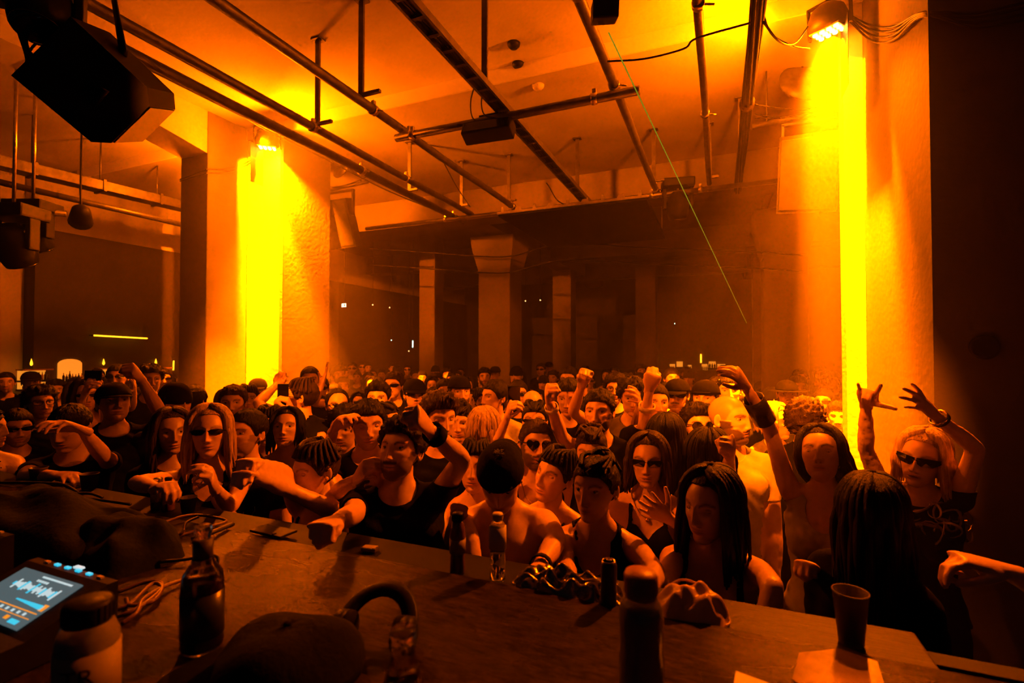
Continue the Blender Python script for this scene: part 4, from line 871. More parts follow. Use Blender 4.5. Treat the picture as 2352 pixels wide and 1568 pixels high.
P_(2006, 1180, 140, 'person with long straight dark hair in black turned from the stage', fem=True, yaw=172, byaw=160, skin='tan', hair='long', hairlen=.30, top='long', d=1.62, lean=(.06, 0))
P_(2640, 1010, 150, 'person beyond the right edge pointing a hand into the picture', yaw=-60, byaw=-50, d=1.35, top='tee', fine=True, arms={'R': dict(e=(2480, 1395), w=(2310, 1312), h=(2170, 1272), hand='pinch', palm='down')})
M['glow_cyan'] = mat('glow_cyan', (.05, .3, .4), .3, emit=(.05, .6, .8), estr=1.6)
P_(1056, 900, 64, 'bearded man in a cap with glowing blue glasses perched on it', yaw=14, beard=.9, skin='fair', d=4.05, extra=[x_cap(back=True), x_glasses('rect', up=True, lensmat='glow_cyan')])
P_(1136, 912, 70, 'man in profile with cropped hair and a pale shirt', yaw=-55, skin='mid', hair='crop', topmat='cloth_light', d=3.75)
P_(952, 905, 60, 'man in cap and slim dark glasses above the raised fist', yaw=8, skin='fair', d=4.15, extra=[x_cap(), x_glasses('slim')])
P_(1190, 905, 56, 'man in wrap sunglasses beside the raised phone', yaw=4, skin='mid', d=4.5, extra=[x_glasses('wrap')])
P_(1222, 932, 62, 'bald man in sunglasses behind the raised phone', yaw=-10, hair='none', skin='mid', d=3.95, extra=[x_glasses('rect')])
P_(1414, 893, 56, 'curly man in spectacles just right of the bearded man', yaw=-6, hair='curly', skin='mid', d=4.45, extra=[x_glasses('spec', lensmat=None)])
P_(868, 915, 66, 'man with a high lit forehead and swept-back dark hair', yaw=-8, hair='quiff', skin='fair', d=3.85)
P_(905, 885, 54, 'moustached man in sunglasses far behind the man with closed eyes', yaw=-25, must=.9, hair='crop', hairmat='hair_brown', skin='fair', d=4.7, extra=[x_glasses('wrap')])
P_(1808, 905, 58, 'dim person in a wide hat before the far right pillar', d=4.6, yaw=5, skin='tan', extra=[x_cap(kind='brim')])
P_(735, 892, 54, 'hazy figure in sunglasses beside the raised open hand', d=5.2, yaw=-5, skin='fair', extra=[x_glasses('wrap')])
FRONT = [np.array(o.location) for o in bpy.data.objects if o.name.startswith('person')]
# ------------------------------------------------------------------ the crowd behind
KINDS = [
 dict(label='dim short-haired man deep in the hazy crowd at the back', hair='short', skin='mid'),
 dict(label='dim man in a dark cap deep in the hazy crowd at the back', hair='short', skin='tan', extra=[x_cap()]),
 dict(label='dim woman with loose dark hair deep in the hazy crowd at the back', fem=True, hair='long', hairlen=.18, skin='fair', top='cami'),
 dict(label='dim man in sunglasses deep in the hazy crowd at the back', hair='crop', skin='fair', extra=[x_glasses('wrap')]),
 dict(label='dim person in a wide-brimmed hat deep in the hazy crowd at the back', hair='short', skin='mid', extra=[x_cap(kind='brim')]),
 dict(label='dim bearded man deep in the hazy crowd at the back', hair='quiff', skin='mid', beard=.9, topmat='cloth_dark'),
 dict(label='dim man in a beanie deep in the hazy crowd at the back', hair='short', skin='fair', extra=[x_cap(kind='beanie')]),
 dict(label='dim woman with tied-up hair deep in the hazy crowd at the back', fem=True, hair='bun', skin='mid', top='tank'),
 dict(label='dim curly-haired man deep in the hazy crowd at the back', hair='curly', skin='tan', topmat='cloth_grey'),
]
def kids(o): return [c for c in bpy.data.objects if c.parent == o]
def copy_tree(o, parent=None):
    c = o.copy(); COL.objects.link(c); c.parent = parent
    for k in kids(o): copy_tree(k, c)
    return c
BLOCK = [(-6.1, -4.6, 3.6, 5.5), (-4.5, -3.35, 8.2, 9.4), (0.35, 1.5, 8.2, 9.4), (-6.5, -5.7, 9.4, 10.2), (0.6, 9, 2.9, 4.8), (-16, -8.55, 0, 18), (-9.2, -8.3, 8.3, 9.2)]
spots = []; rng = random.Random(4)
y = 3.3
while y < 10.5:
    x = -8.5; step = 0.50 if y < 6 else 0.72
    while x < 2.2:
        X, Y = x + rng.uniform(-.12, .12), y + rng.uniform(-.12, .12)
        dcam = X * _F[0] + Y * _F[1]; px = CX + FPX * (X * _R[0] + Y * _R[1]) / dcam
        ok = -60 < px < 1960 and not any(a < X < b and c < Y < d for a, b, c, d in BLOCK) and all(math.hypot(X - q[0], Y - q[1]) > .40 for q in FRONT) and dcam > 3.9
        if ok and all(math.hypot(X - a, Y - b) > .40 for a, b in spots): spots.append((X, Y))
        x += step
    y += 0.48 if y < 6 else 0.7
def zone(X, Y):
    dc = X * _F[0] + Y * _F[1]; px = CX + FPX * (X * _R[0] + Y * _R[1]) / dc
    zn = 'before the left bar' if px < 430 else 'by the left pillar glow' if px < 850 else 'left of the far pillar' if px < 1090 else 'before the far pillar' if px < 1230 else 'right of the far pillar' if px < 1480 else 'before the far bar' if px < 1720 else 'near the right pillar'
    return px, zn, 'nearer' if dc < 5.2 else 'midway' if dc < 7 else 'far'
ORD = ['first', 'second', 'third', 'fourth', 'fifth', 'sixth', 'seventh', 'eighth', 'ninth']
WHAT = ['short-haired man', 'man in a cap', 'loose-haired woman', 'man in sunglasses', 'person in a wide hat', 'bearded man', 'man in a beanie', 'woman with tied hair', 'curly-haired man']
kinds = [i % 9 if i < 9 else rng.choice([0, 0, 1, 2, 2, 3, 3, 4, 5, 5, 6, 7, 7, 8]) for i in range(len(spots))]
keys = {}
for i, (X, Y) in enumerate(spots):
    px, zn, dp = zone(X, Y); keys.setdefault((kinds[i], zn, dp), []).append((px, i))
LAB = {}
for (k, zn, dp), L in keys.items():
    L.sort()
    for n, (px, i) in enumerate(L):
        LAB[i] = '%s %s %s in the crowd' % (WHAT[k], dp + (' back' if dp != 'nearer' else ''), zn) if len(L) == 1 else '%s %s %s, %s from left' % (WHAT[k], dp + (' back' if dp != 'nearer' else ''), zn, ORD[min(n, 8)])
protos = []
for i, (X, Y) in enumerate(spots):
    k = kinds[i]; z = rng.uniform(1.56, 1.74) - (.07 if KINDS[k].get('fem') else 0)
    if i < len(KINDS):
        kd = dict(KINDS[k]); kd.pop('label'); kd.setdefault('top', 'tee')
        c = person(0, 0, 50, LAB[i], loc_only=(X, Y, z), d=5.0, fine=False, group='hazy crowd at the back', yaw=0, seed=100 + i, **kd)
        protos.append((c['o'], math.atan2(Y, X), z))
    else:
        o, a0, z0 = protos[k]; c = copy_tree(o); c.location = (X, Y, 0); c.rotation_euler = (0, 0, math.atan2(Y, X) - a0 + rng.uniform(-.45, .45)); f = z / z0; c.scale = (f, f, f); c['label'] = LAB[i]
print('CROWD', len(FRONT), len(spots))
# ================================================================== lighting rig under the ceiling
ZP = CAMZ + 1.95
def clamp(parent, p, axis='y', r=.05):
    rot = rotm(math.pi / 2, 0, 0) if axis == 'y' else rotm(0, math.pi / 2, 0)
    p = np.array(p, float); mb = MB(); mb.lathe([(r - .012, -.022), (r, -.022), (r, .022), (r - .012, .022)], p, 14, rot); mb.box(p + np.array((0, 0, r + .012)), (.03, .03, .04), None, .004); mb.tube([p + np.array((r, 0, -.01)), p + np.array((r + .05, 0, -.025))], .007, 6)
    mb.build('clamp', 'bright_steel', parent)
def hanger(parent, x, y, z0, foot, ceil):
    mb = MB(); mb.box((x, y, (z0 + ceil) / 2), (.045, .02, ceil - z0)); mb.box((x + foot / 2, y, z0 + .012), (abs(foot), .03, .024)); mb.box((x, y, ceil - .006), (.10, .08, .012)); mb.build('hanger', 'steel', parent)
def pipe(name, x, y0, y1, r, label, clamps=(), hangers=(), m='steel', z=ZP):
    e = base_empty(name, (x, (y0 + y1) / 2, z), label, 'pipe', 'ceiling pipes')
    n = 14; mb = MB(); mb.tube([(x + .004 * math.sin(t * 2.1 + x * 9), t, z + .003 * math.sin(t * 3 + x)) for t in np.linspace(y0, y1, n)], r, 12); mb.build('tube', m, e)
    for y in clamps: clamp(e, (x, y, z), 'y', r + .008)
    for y, f in hangers: hanger(e, x, y, z + r, f, CEIL if y < 4.4 else CEIL2)
    return e
pipe('ceiling_pipe', -3.56, -.6, 6.6, .044, 'thick dark ceiling pipe furthest left, passing the left pillar', (4.3, 6.3), ((1.6, .0001), (5.2, .12)))
pipe('ceiling_pipe', -3.26, -.6, 6.3, .036, 'ceiling pipe second from the left with taped joints', (3.3, 4.7), ((3.35, .16), (6.0, .1)))
pipe('ceiling_pipe', -2.575, -.6, 6.4, .036, 'ceiling pipe running over the crowd to the left of the cable tray', (3.25, 3.75, 6.15), ((3.1, .18), (6.05, .1)))
pipe('ceiling_pipe', -.704, -.6, 6.5, .034, 'ceiling pipe crossed by the laser beam', (2.6, 3.62, 6.15), ((2.3, .1), (6.0, .12)))
pipe('ceiling_pipe', -.10, -.6, 6.2, .027, 'thin bare ceiling pipe between the laser and the cable bundle', (2.95, 4.35), ((2.7, .08), (6.1, .1)))
# cable tray with rungs
e = base_empty('cable_tray', (-1.6, 2.9, ZP), 'wrapped cable tray hanging over the middle of the crowd', 'cable tray')
for s in (-1, 1):
    mb = MB(); mb.box((-1.6 + s * .05, 2.9, ZP), (.018, 7.0, .05)); mb.build('rail', 'steel', e)
for k in range(40):
    mb = MB(); mb.box((-1.6, -.5 + k * .172, ZP - .015), (.095, .028, .012)); mb.build('rung', 'tape', e)
mb = MB()
for s in range(4): mb.tube([(-1.63 + s * .02, t, ZP + .012 + .006 * math.sin(t * 5 + s)) for t in np.linspace(-.6, 6.4, 30)], .012, 6)
mb.build('cables', 'cable', e)
for yy in (1.2, 3.3, 5.9): hanger(e, -1.6, yy, ZP + .03, .0001, CEIL if yy < 4.4 else CEIL2)
# thick cable bundle
e = base_empty('cable_bundle', (.21, 2.9, ZP), 'thick bundle of cables strapped along a pipe near the right pillar', 'cable bundle')
mb = MB(); mb.tube([(.21, t, ZP) for t in np.linspace(-.6, 6.6, 10)], .03, 10); mb.build('tube', 'steel', e)
for s in range(7):
    a = s * .9; mb = MB(); mb.tube([(.21 + .034 * math.cos(a + t * .5) , t, ZP + .034 * math.sin(a + t * .5) - .008 * abs(math.sin(t * 2.3))) for t in np.linspace(-.6, 6.6, 34)], .011, 6); mb.build('cable', 'cable', e)
for t in (1.6, 2.9, 4.3):
    mb = MB(); mb.tube([(.21, t - .03, ZP), (.21, t + .03, ZP)], .056, 12); mb.build('strap', 'tape', e)
hanger(e, .21, 2.2, ZP + .04, .0001, CEIL); hanger(e, .21, 5.6, ZP + .04, .0001, CEIL2)
# cross pipes
def xpipe(x0, x1, y, z, r, label, cl=()):
    e = base_empty('cross_pipe', ((x0 + x1) / 2, y, z), label, 'pipe', 'cross pipes'); mb = MB(); mb.tube([(x0, y, z), ((x0 + x1) / 2, y, z - .004), (x1, y, z)], r, 12); mb.build('tube', 'steel', e)
    for x in cl: clamp(e, (x, y, z), 'x', r + .008)
xpipe(-2.62, -.52, 3.62, ZP - .075, .034, 'short cross pipe carrying the black strobe', (-2.45, -.85))
xpipe(-5.0, .62, 6.15, ZP - .075, .028, 'long cross pipe at the far end of the rig', (-3.6, -2.6, -1.55, -.75, -.2))
# flat black panel hung level under the far cross pipe
e = base_empty('hanging_panel', (-1.71, 6.95, CAMZ + 1.75), 'wide flat black panel hung level below the far cross pipe', 'panel')
mb = MB(); mb.box((-1.71, 6.96, CAMZ + 1.77), (1.88, 2.18, .05), None, .006); mb.build('panel', 'black_plastic', e)
mb = MB(); mb.box((-1.71, 5.86, CAMZ + 1.785), (1.90, .025, .03)); mb.build('edge_rail', 'bright_steel', e)
for k in range(9):
    x = -2.58 + k * .217; mb = MB(); mb.prism([(-.05, 0), (.05, 0), (.03, .035), (-.03, .035)] if k % 2 else [(-.02, 0), (.02, 0), (.012, .06), (-.012, .06)], -.012, .012, rotm(math.pi / 2, 0, 0), (x, 5.86, CAMZ + 1.80)); mb.build('clip', 'bright_steel', e)
for x in (-2.6, -1.6, -.82):
    mb = MB(); mb.tube([(x, 5.88, CAMZ + 1.79), (x, 6.1, ZP - .08)], .006, 6); mb.tube([(x, 8.0, CAMZ + 1.79), (x, 8.0, CEIL2)], .006, 6); mb.build('hanging_wire', 'bright_steel', e)
# strobe on the short cross pipe
c = PY(1122, 300, 3.62); e = base_empty('strobe_light', c, 'black box strobe hanging from the short cross pipe', 'strobe light')
Rs = rotm(math.radians(-25), 0, math.radians(4))
mb = MB(); mb.box(c, (.42, .13, .13), Rs, .01); mb.build('housing', 'black_metal', e)
mb = MB(); mb.box(c + Rs @ np.array((0, -.066, -.004)), (.37, .006, .09), Rs, .002); mb.build('glass', 'lens_dark', e)
mb = MB(); mb.tube([c + np.array((-.08, 0, .06)), c + np.array((-.08, 0, .13)), c + np.array((.08, 0, .13)), c + np.array((.08, 0, .06))], .011, 6); mb.tube([c + np.array((0, 0, .13)), (c[0] + .02, 3.62, ZP - .10)], .014, 8); mb.build('yoke', 'black_metal', e)
mb = MB(); mb.tube(spline([c + np.array((.02, -.02, .065)), c + np.array((-.12, -.03, .10)), c + np.array((-.16, 0, .28)), c + np.array((-.08, .0, .42)), (c[0] + .1, 3.6, ZP + .03)], 6), .006, 6); mb.tube(spline([c + np.array((.1, -.02, .07)), c + np.array((-.02, -.05, .12)), c + np.array((-.05, 0, .3)), (c[0] + .1, 3.6, ZP)], 6), .006, 6); mb.build('cable', 'cable', e)
# moving heads
def moving_head(p, sc, label, tilt, yaw, hang):
    p = np.array(p, float); e = base_empty('moving_head_light', p, label, 'stage light', 'moving head lights'); Rm = rotm(tilt, 0, yaw)
    mb = MB(); mb.lathe([(.06, -.17), (.105, -.16), (.125, -.08), (.13, .02), (.11, .10), (.06, .15), (.001, .155)], p, 18, Rm @ (np.eye(3) * sc)); mb.build('head', 'black_plastic', e)
    mb = MB(); mb.lathe([(.001, -.176), (.06, -.180), (.098, -.172), (.104, -.160)], p, 18, Rm @ (np.eye(3) * sc)); mb.build('lens', 'lens_dark', e)
    for s in (-1, 1):
        mb = MB(); mb.box(p + Rm[:, 0] * s * .15 * sc + np.array((0, 0, .08 * sc)), (.04 * sc, .09 * sc, .26 * sc), rotm(0, 0, yaw), .01 * sc); mb.build('yoke', 'black_plastic', e)
    mb = MB(); mb.box(p + np.array((0, 0, .24 * sc)), (.36 * sc, .26 * sc, .10 * sc), rotm(0, 0, yaw), .015 * sc); mb.build('base', 'black_plastic', e)
    mb = MB(); mb.tube([p + np.array((0, 0, .28 * sc)), np.array(hang)], .015, 8); mb.build('hook', 'bright_steel', e)
    return e
c = PY(1557, 470, 6.15); moving_head(c, 1.0, 'black moving head light hanging beside the flat panel', .3, .2, (c[0], 6.15, ZP - .07))
c = PD(95, 10, 2.35); moving_head(c, .95, 'black moving head light in the top left corner of the rig', -.35, .9, (c[0] + .02, c[1] + .02, CEIL)); 
mb = MB()
for k in range(4): mb.tube(spline([c + np.array((-.03 + k * .02, -.05, -.02)), c + np.array((-.05 + .03 * k, -.06, -.14)), c + np.array((-.02 + k * .01, -.05, -.24)), c + np.array((-.06 + .05 * k, -.0, -.36))], 6), .006, 6)
tag(mb.build('cable_loops', 'cable'), 'black cables dangling below the top left moving head', 'cable')
# hung loudspeaker, top left
fw = unit(CAM - PD(250, 200, 2.45)) if False else None
def unit3(v): v = np.array(v, float); return v / np.linalg.norm(v)
c = PD(245, 208, 2.5); vd = unit3(ray(245, 208)); rt = unit3(np.cross(vd, (0, 0, 1.0))); upv = np.cross(rt, vd); a = math.radians(-37)
x_ = math.cos(a) * rt + math.sin(a) * upv; y_ = -math.sin(a) * rt + math.cos(a) * upv; tl = math.radians(24)
z_ = -vd; x2 = math.cos(tl) * x_ + math.sin(tl) * z_ * .6; x2 = unit3(x2); y2 = unit3(y_ - x2 * (y_ @ x2) + z_ * .25); y2 = unit3(y2 - x2 * (y2 @ x2)); z2 = np.cross(x2, y2); Rk = np.stack([x2, y2, z2], 1)
e = base_empty('loudspeaker', c, 'big black loudspeaker hung askew from the rig at top left', 'loudspeaker')
poly = [(-.21, -.19), (.15, -.19), (.205, -.13), (.205, .13), (.15, .19), (-.21, .19)]
mb = MB(); mb.prism(poly, -.20, .20, Rk, c); mb.build('cabinet', 'black_plastic', e)
mb = MB(); mb.box(c + Rk @ np.array((.207, 0, 0)), (.006, .25, .37), Rk, .002); mb.build('grille', 'black_metal', e)
mb = MB(); mb.tube([c + Rk @ np.array((.01, .03, .201)), c + Rk @ np.array((.06, .05, .215)), c + Rk @ np.array((.06, -.03, .201))], .012, 6); mb.build('handle', 'black_metal', e)
mb = MB(); mb.box(c + Rk @ np.array((-.16, -.205, .05)), (.05, .035, .05), Rk, .005); mb.build('knob', 'black_metal', e)
tp = np.array((c[0] - .02, c[1] + .1, ZP + .02))
mb = MB(); q0 = c + Rk @ np.array((-.05, .19, .0)); q1 = PD(262, 0, 2.6); mb.tube([q0, q0 * .4 + q1 * .6, q1, np.array((q1[0], q1[1], CEIL))], [.028, .022, .02, .02], 8, True, (1.4, .5)); mb.build('bracket', 'black_metal', e)
q2 = c + Rk @ np.array((-.21, -.02, .0)); q3 = PD(85, 170, 2.45); mb = MB(); mb.tube([q2, PD(118, 215, 2.45), q3, PD(75, 140, 2.4)], [.03, .035, .04, .022], 8, True, (1.2, .7)); mb.build('swivel_arm', 'black_metal', e)
mb = MB(); mb.tube(spline([PD(108, 75, 2.35), PD(70, 115, 2.4), PD(62, 150, 2.42), PD(80, 205, 2.45), PD(110, 222, 2.45)], 6), .006, 6); mb.build('cable', 'cable', e)
# speaker, bar and round dish behind each lit pillar
def side_rig(px_d, py_d, Y, sgn, lab, rdisc):
    c = PY(px_d, py_d, Y)
    e = base_empty('dish', c, 'round dark dish hanging in the haze by the %s pillar' % lab, 'dish', 'dishes by the pillars')
    mb = MB(); mb.lathe([(.001, -.06), (rdisc * .6, -.05), (rdisc, -.01), (rdisc * 1.01, .01), (rdisc * .6, .035), (.001, .045)], c, 28, rotm(math.radians(68), 0, math.radians(18 * sgn))); mb.build('reflector', 'steel', e)
    mb = MB(); mb.tube([c + np.array((0, .05, 0)), np.array((c[0], c[1] + .05, CEIL2))], .012, 6); mb.build('rod', 'steel', e)
    zb = c[2] - rdisc - .10
    b = base_empty('lamp_bar', (c[0], c[1], zb), 'horizontal lamp bar beneath the round dish by the %s pillar' % lab, 'bar', 'bars by the pillars')
    mb = MB(); mb.tube([(c[0] - .42 , c[1], zb - .02), (c[0] + .42, c[1], zb + .02)], .025, 10); mb.build('tube', 'steel', b)
    for s in (-.3, .3):
        mb = MB(); mb.tube([(c[0] + s, c[1], zb), (c[0] + s, c[1], CEIL2)], .009, 6); mb.build('rod', 'steel', b)
    mb = MB(); mb.tube(sag((c[0] - .4, c[1] - .02, zb + .05), (c[0] + .4, c[1] - .02, zb + .08), .05), .006, 6); mb.tube(sag((c[0] - .4, c[1] - .02, zb + .09), (c[0] + .35, c[1] - .02, zb + .03), .07), .006, 6); mb.build('cable', 'cable', b)
    s = base_empty('loudspeaker', (c[0] + .08 * sgn, c[1], zb - .55), 'tilted loudspeaker hanging in the haze behind the %s pillar' % lab, 'loudspeaker')
    cc = np.array((c[0] + .08 * sgn, c[1], zb - .52)); R2 = rotm(math.radians(18), math.radians(8 * sgn), math.radians(-20 * sgn))
    mb = MB(); mb.prism([(-.24, -.22), (.24, -.22), (.19, .22), (-.19, .22)], -.33, .33, R2, cc); mb.build('cabinet', 'black_plastic', s)
    mb = MB(); mb.box(cc + R2 @ np.array((0, -.223, 0)), (.44, .008, .60), R2, .003); mb.build('grille', 'black_metal', s)
    mb = MB()
    for q in (-1, 1): mb.box(cc + np.array((q * .25, 0, .28)), (.02, .05, .36)); 
    mb.box(cc + np.array((0, 0, .46)), (.52, .05, .02)); mb.build('bracket', 'steel', s)
side_rig(790, 378, 5.55, -1, 'left', .22); side_rig(1845, 190, 5.15, 1, 'right', .21)
# ------------------------------------------------------------------ loose cables
def cable(pts, r, label, m='cable', n=8):
    mb = MB(); mb.tube(spline(pts, n), r, 6); return tag(mb.build('cable', m), label, 'cable', 'loose cables')
cable([PY(1395, 141, 2.95), PY(1480, 135, 2.95), PY(1570, 112, 2.95), PY(1600, 88, 2.95), PY(1725, 52, 2.9)], .006, 'thin cable strung from the crossed pipe to the cable bundle')
for k, (dy, lb) in enumerate(((0, 'uppermost cable sagging from the right flood light to the dark wall'), (10, 'second cable sagging from the right flood light to the dark wall'), (22, 'third cable sagging from the right flood light to the dark wall'), (34, 'lowest cable sagging from the right flood light to the dark wall'))):
    cable([PY(1953, 36 + dy * .4, 4.1), PX(2000, 58 + dy, .985), PX(2050, 62 + dy * .9, .985), PX(2108, 32 + dy * .3, .985), PY(2160, 28 + dy * .4, 3.14), PY(2240, 30 + dy, 3.14), PY(2352, 6 + dy * 1.2, 3.14)], .007, lb)
cable([PY(1745, 0, 3.4), PY(1770, 75, 3.6), PY(1820, 105, 3.8), PY(1858, 112, 4.0)], .006, 'pale cable looping from the cable bundle to the right flood light')
cable([PY(1753, 50, 3.0), PY(1790, 95, 3.2), PY(1825, 100, 3.6), PY(1855, 62, 4.0)], .006, 'dark cable drooping between the cable bundle and the right flood light')
cable([PY(1735, 240, 4.2), PY(1790, 248, 4.6), PY(1850, 252, 5.0), PY(1900, 235, 5.1)], .006, 'cable running from the cable bundle to the right lamp bar')
for k, lb in enumerate(('upper cable tied round the left pillar below its flood light', 'lower cable tied round the left pillar below its flood light')):
    cable([PY(603, 352 + 4 * k, 4.3), PX(560, 376 + 6 * k, -5.385), PX(520, 388 + 8 * k, -5.385), PX(478, 388 + 9 * k, -5.385), PY(468, 392 + 8 * k, 3.86), PY(414, 412 + 4 * k, 3.86)], .007, lb)
cable([PY(390, 165, 2.6), PY(470, 210, 3.3), PY(600, 292, 4.0), PY(760, 372, 4.9), PY(900, 442, 5.6), PY(1060, 505, 6.3)], .009, 'cable following the thick pipe past the left pillar')
cable([PY(640, 100, 2.9), PY(700, 150, 3.0), PY(790, 205, 3.15), PY(925, 290, 3.6)], .006, 'cable hanging along the pipe beside the cable tray')
cable([PY(1020, 375, 4.7), PY(1050, 430, 5.6), PY(1080, 475, 6.2)], .005, 'short cable slanting down to the far cross pipe')
cable([PY(1560, 450, 6.1), PY(1500, 455, 6.1), PY(1440, 462, 6.1), PY(1300, 470, 6.1), PY(1255, 420, 5.4)], .006, 'cable looping above the flat black panel')
for k, (y0, lb) in enumerate(((612, 'cable slung low between the far pillars'), (575, 'cable slung high between the far pillars'))):
    cable([PY(850, y0 - 4, 8.0), PY(1000, y0 + 6, 8.2), PY(1110, y0 + 14, 8.3), PY(1180, y0 + 12, 8.3), PY(1290, y0 - 14, 8.2), PY(1500, y0 - 6, 8.1), PY(1740, y0 + 4, 8.1), PY(1850, y0 + 12, 8.2)], .012, lb)
# ------------------------------------------------------------------ left bay: duct, pipe, lamp
e = base_empty('air_duct', (-7.5, 4.0, 4.3), 'long flat duct under the ceiling of the left bay', 'duct')
a, b = PD(-120, 345, 5.2), PD(470, 486, 7.6); dv = unit3(b - a); pr = unit3(np.cross(dv, (0, 0, 1.0))); Rd = np.stack([dv, -pr, np.cross(dv, -pr)], 1)
mb = MB(); mb.box((a + b) / 2, (np.linalg.norm(b - a), .22, .12), Rd, .006); mb.build('duct', 'steel', e)
for t in (.25, .5, .75):
    q = a + (b - a) * t; mb = MB(); mb.box(q, (.03, .25, .15), Rd); mb.tube([q, np.array((q[0], q[1], CEIL if q[1] < 4.4 else CEIL2))], .01, 6); mb.build('bracket', 'steel', e)
a, b = PD(-100, 395, 5.0), PD(480, 530, 7.0); mb = MB(); mb.tube([a, b], .035, 10); e = tag(mb.build('ceiling_pipe', 'steel'), 'pipe below the flat duct in the left bay', 'pipe', 'ceiling pipes')
a, b = PD(-100, 462, 4.6), PD(152, 492, 5.0); mb = MB(); mb.tube([a, b], .03, 10); tag(mb.build('ceiling_pipe', 'steel'), 'short pipe stub ending in the air in the left bay', 'pipe', 'ceiling pipes')
c = PD(186, 494, 5.6); e = base_empty('spotlight', c, 'small black spotlight hanging from the left bay pipe', 'spotlight'); Rl = rotm(0, math.radians(62), math.radians(-25))
mb = MB(); mb.lathe([(.105, -.12), (.115, -.12), (.10, -.02), (.085, .08), (.05, .13), (.001, .135)], c, 16, Rl); mb.build('can', 'black_metal', e)
mb = MB(); mb.tube([c, c + np.array((0, 0, .12)), PD(185, 440, 5.62), np.array((PD(185, 440, 5.62)[0], PD(185, 440, 5.62)[1], CEIL))], .010, 6); mb.build('hook', 'black_metal', e)
for (px, py, dd, s, lb) in ((75, 535, 4.9, 1.05, 'dark moving head light hanging at the far left'), (30, 560, 4.6, 1.2, 'dark moving head light at the left picture edge')):
    c = PD(px, py, dd); moving_head(c, s, lb, .5, .4, (c[0], c[1], CEIL))
# small ceiling fittings
for px, py, yy, lb in ((1180, 100, 3.0, 'small dark round fitting on the near ceiling'), (1190, 146, 4.36, 'shallow round fitting on the edge of the ceiling step'), (1236, 196, 4.9, 'small pale smoke detector on the lit ceiling')):
    c = PZ(px, py, (CEIL if yy < 4.4 else CEIL2) - .001); e = tag(MB().lathe([(.001, -.045), (.035, -.042), (.055, -.02), (.06, 0)], c, 16).build('ceiling_fitting', 'plaster' if 'pale' in lb else 'black_plastic'), lb, 'fitting')
# laser beam
M['laser'] = mat('laser', (0, 0, 0), 1, emit=(0.40, 0.50, 0.02), estr=0.42)
src = PY(1398, 75, 2.6); dst = PY(1715, 742, 12.0)
mb = MB(); mb.tube([src, src + (dst - src) * .5, dst], [.0035, .004, .004], 6); tag(mb.build('laser_beam', 'laser'), 'thin green laser beam slanting down through the haze', 'laser beam')
e = base_empty('laser_projector', src, 'small laser projector clamped beside the crossed pipe', 'projector'); mb = MB(); mb.box(src + np.array((0, -.10, .05)), (.13, .18, .09), rotm(.4, 0, .3), .01); mb.build('housing', 'black_metal', e); mb = MB(); mb.tube([src + np.array((0, -.1, .08)), (-.70, src[1] - .1, ZP)], .014, 6); mb.build('bracket', 'steel', e)
# ------------------------------------------------------------------ bars, shelves and small lights at the back
M['shelf_glow'] = mat('shelf_glow', (0.7, 0.5, 0.2), 0.5, emit=(1.0, 0.30, 0.02), estr=0.8)
M['tube_glow'] = mat('tube_glow', (0.8, 0.6, 0.2), 0.4, emit=(1.0, 0.40, 0.01), estr=3)
M['bottle_dark'] = mat('bottle_dark', (0.05, 0.025, 0.01), 0.12, spec=0.8)
M['bottle_amber'] = mat('bottle_amber', (0.45, 0.25, 0.06), 0.12, spec=0.8)
M['sign_white'] = mat('sign_white', (0.9, 0.9, 0.8), 0.5, emit=(0.95, 1.0, 0.75), estr=2.2)
M['dot_cool'] = mat('dot_cool', (0.5, 0.8, 0.8), 0.5, emit=(0.6, 1.0, 0.9), estr=3)
M['dot_warm'] = mat('dot_warm', (0.8, 0.5, 0.2), 0.5, emit=(1.0, 0.6, 0.2), estr=3)
def bottle_profile(h, r): return [(r * .9, 0), (r, .01), (r, h * .58), (r * .8, h * .66), (r * .36, h * .76), (r * .32, h * .95), (r * .38, h * .955), (r * .38, h)]
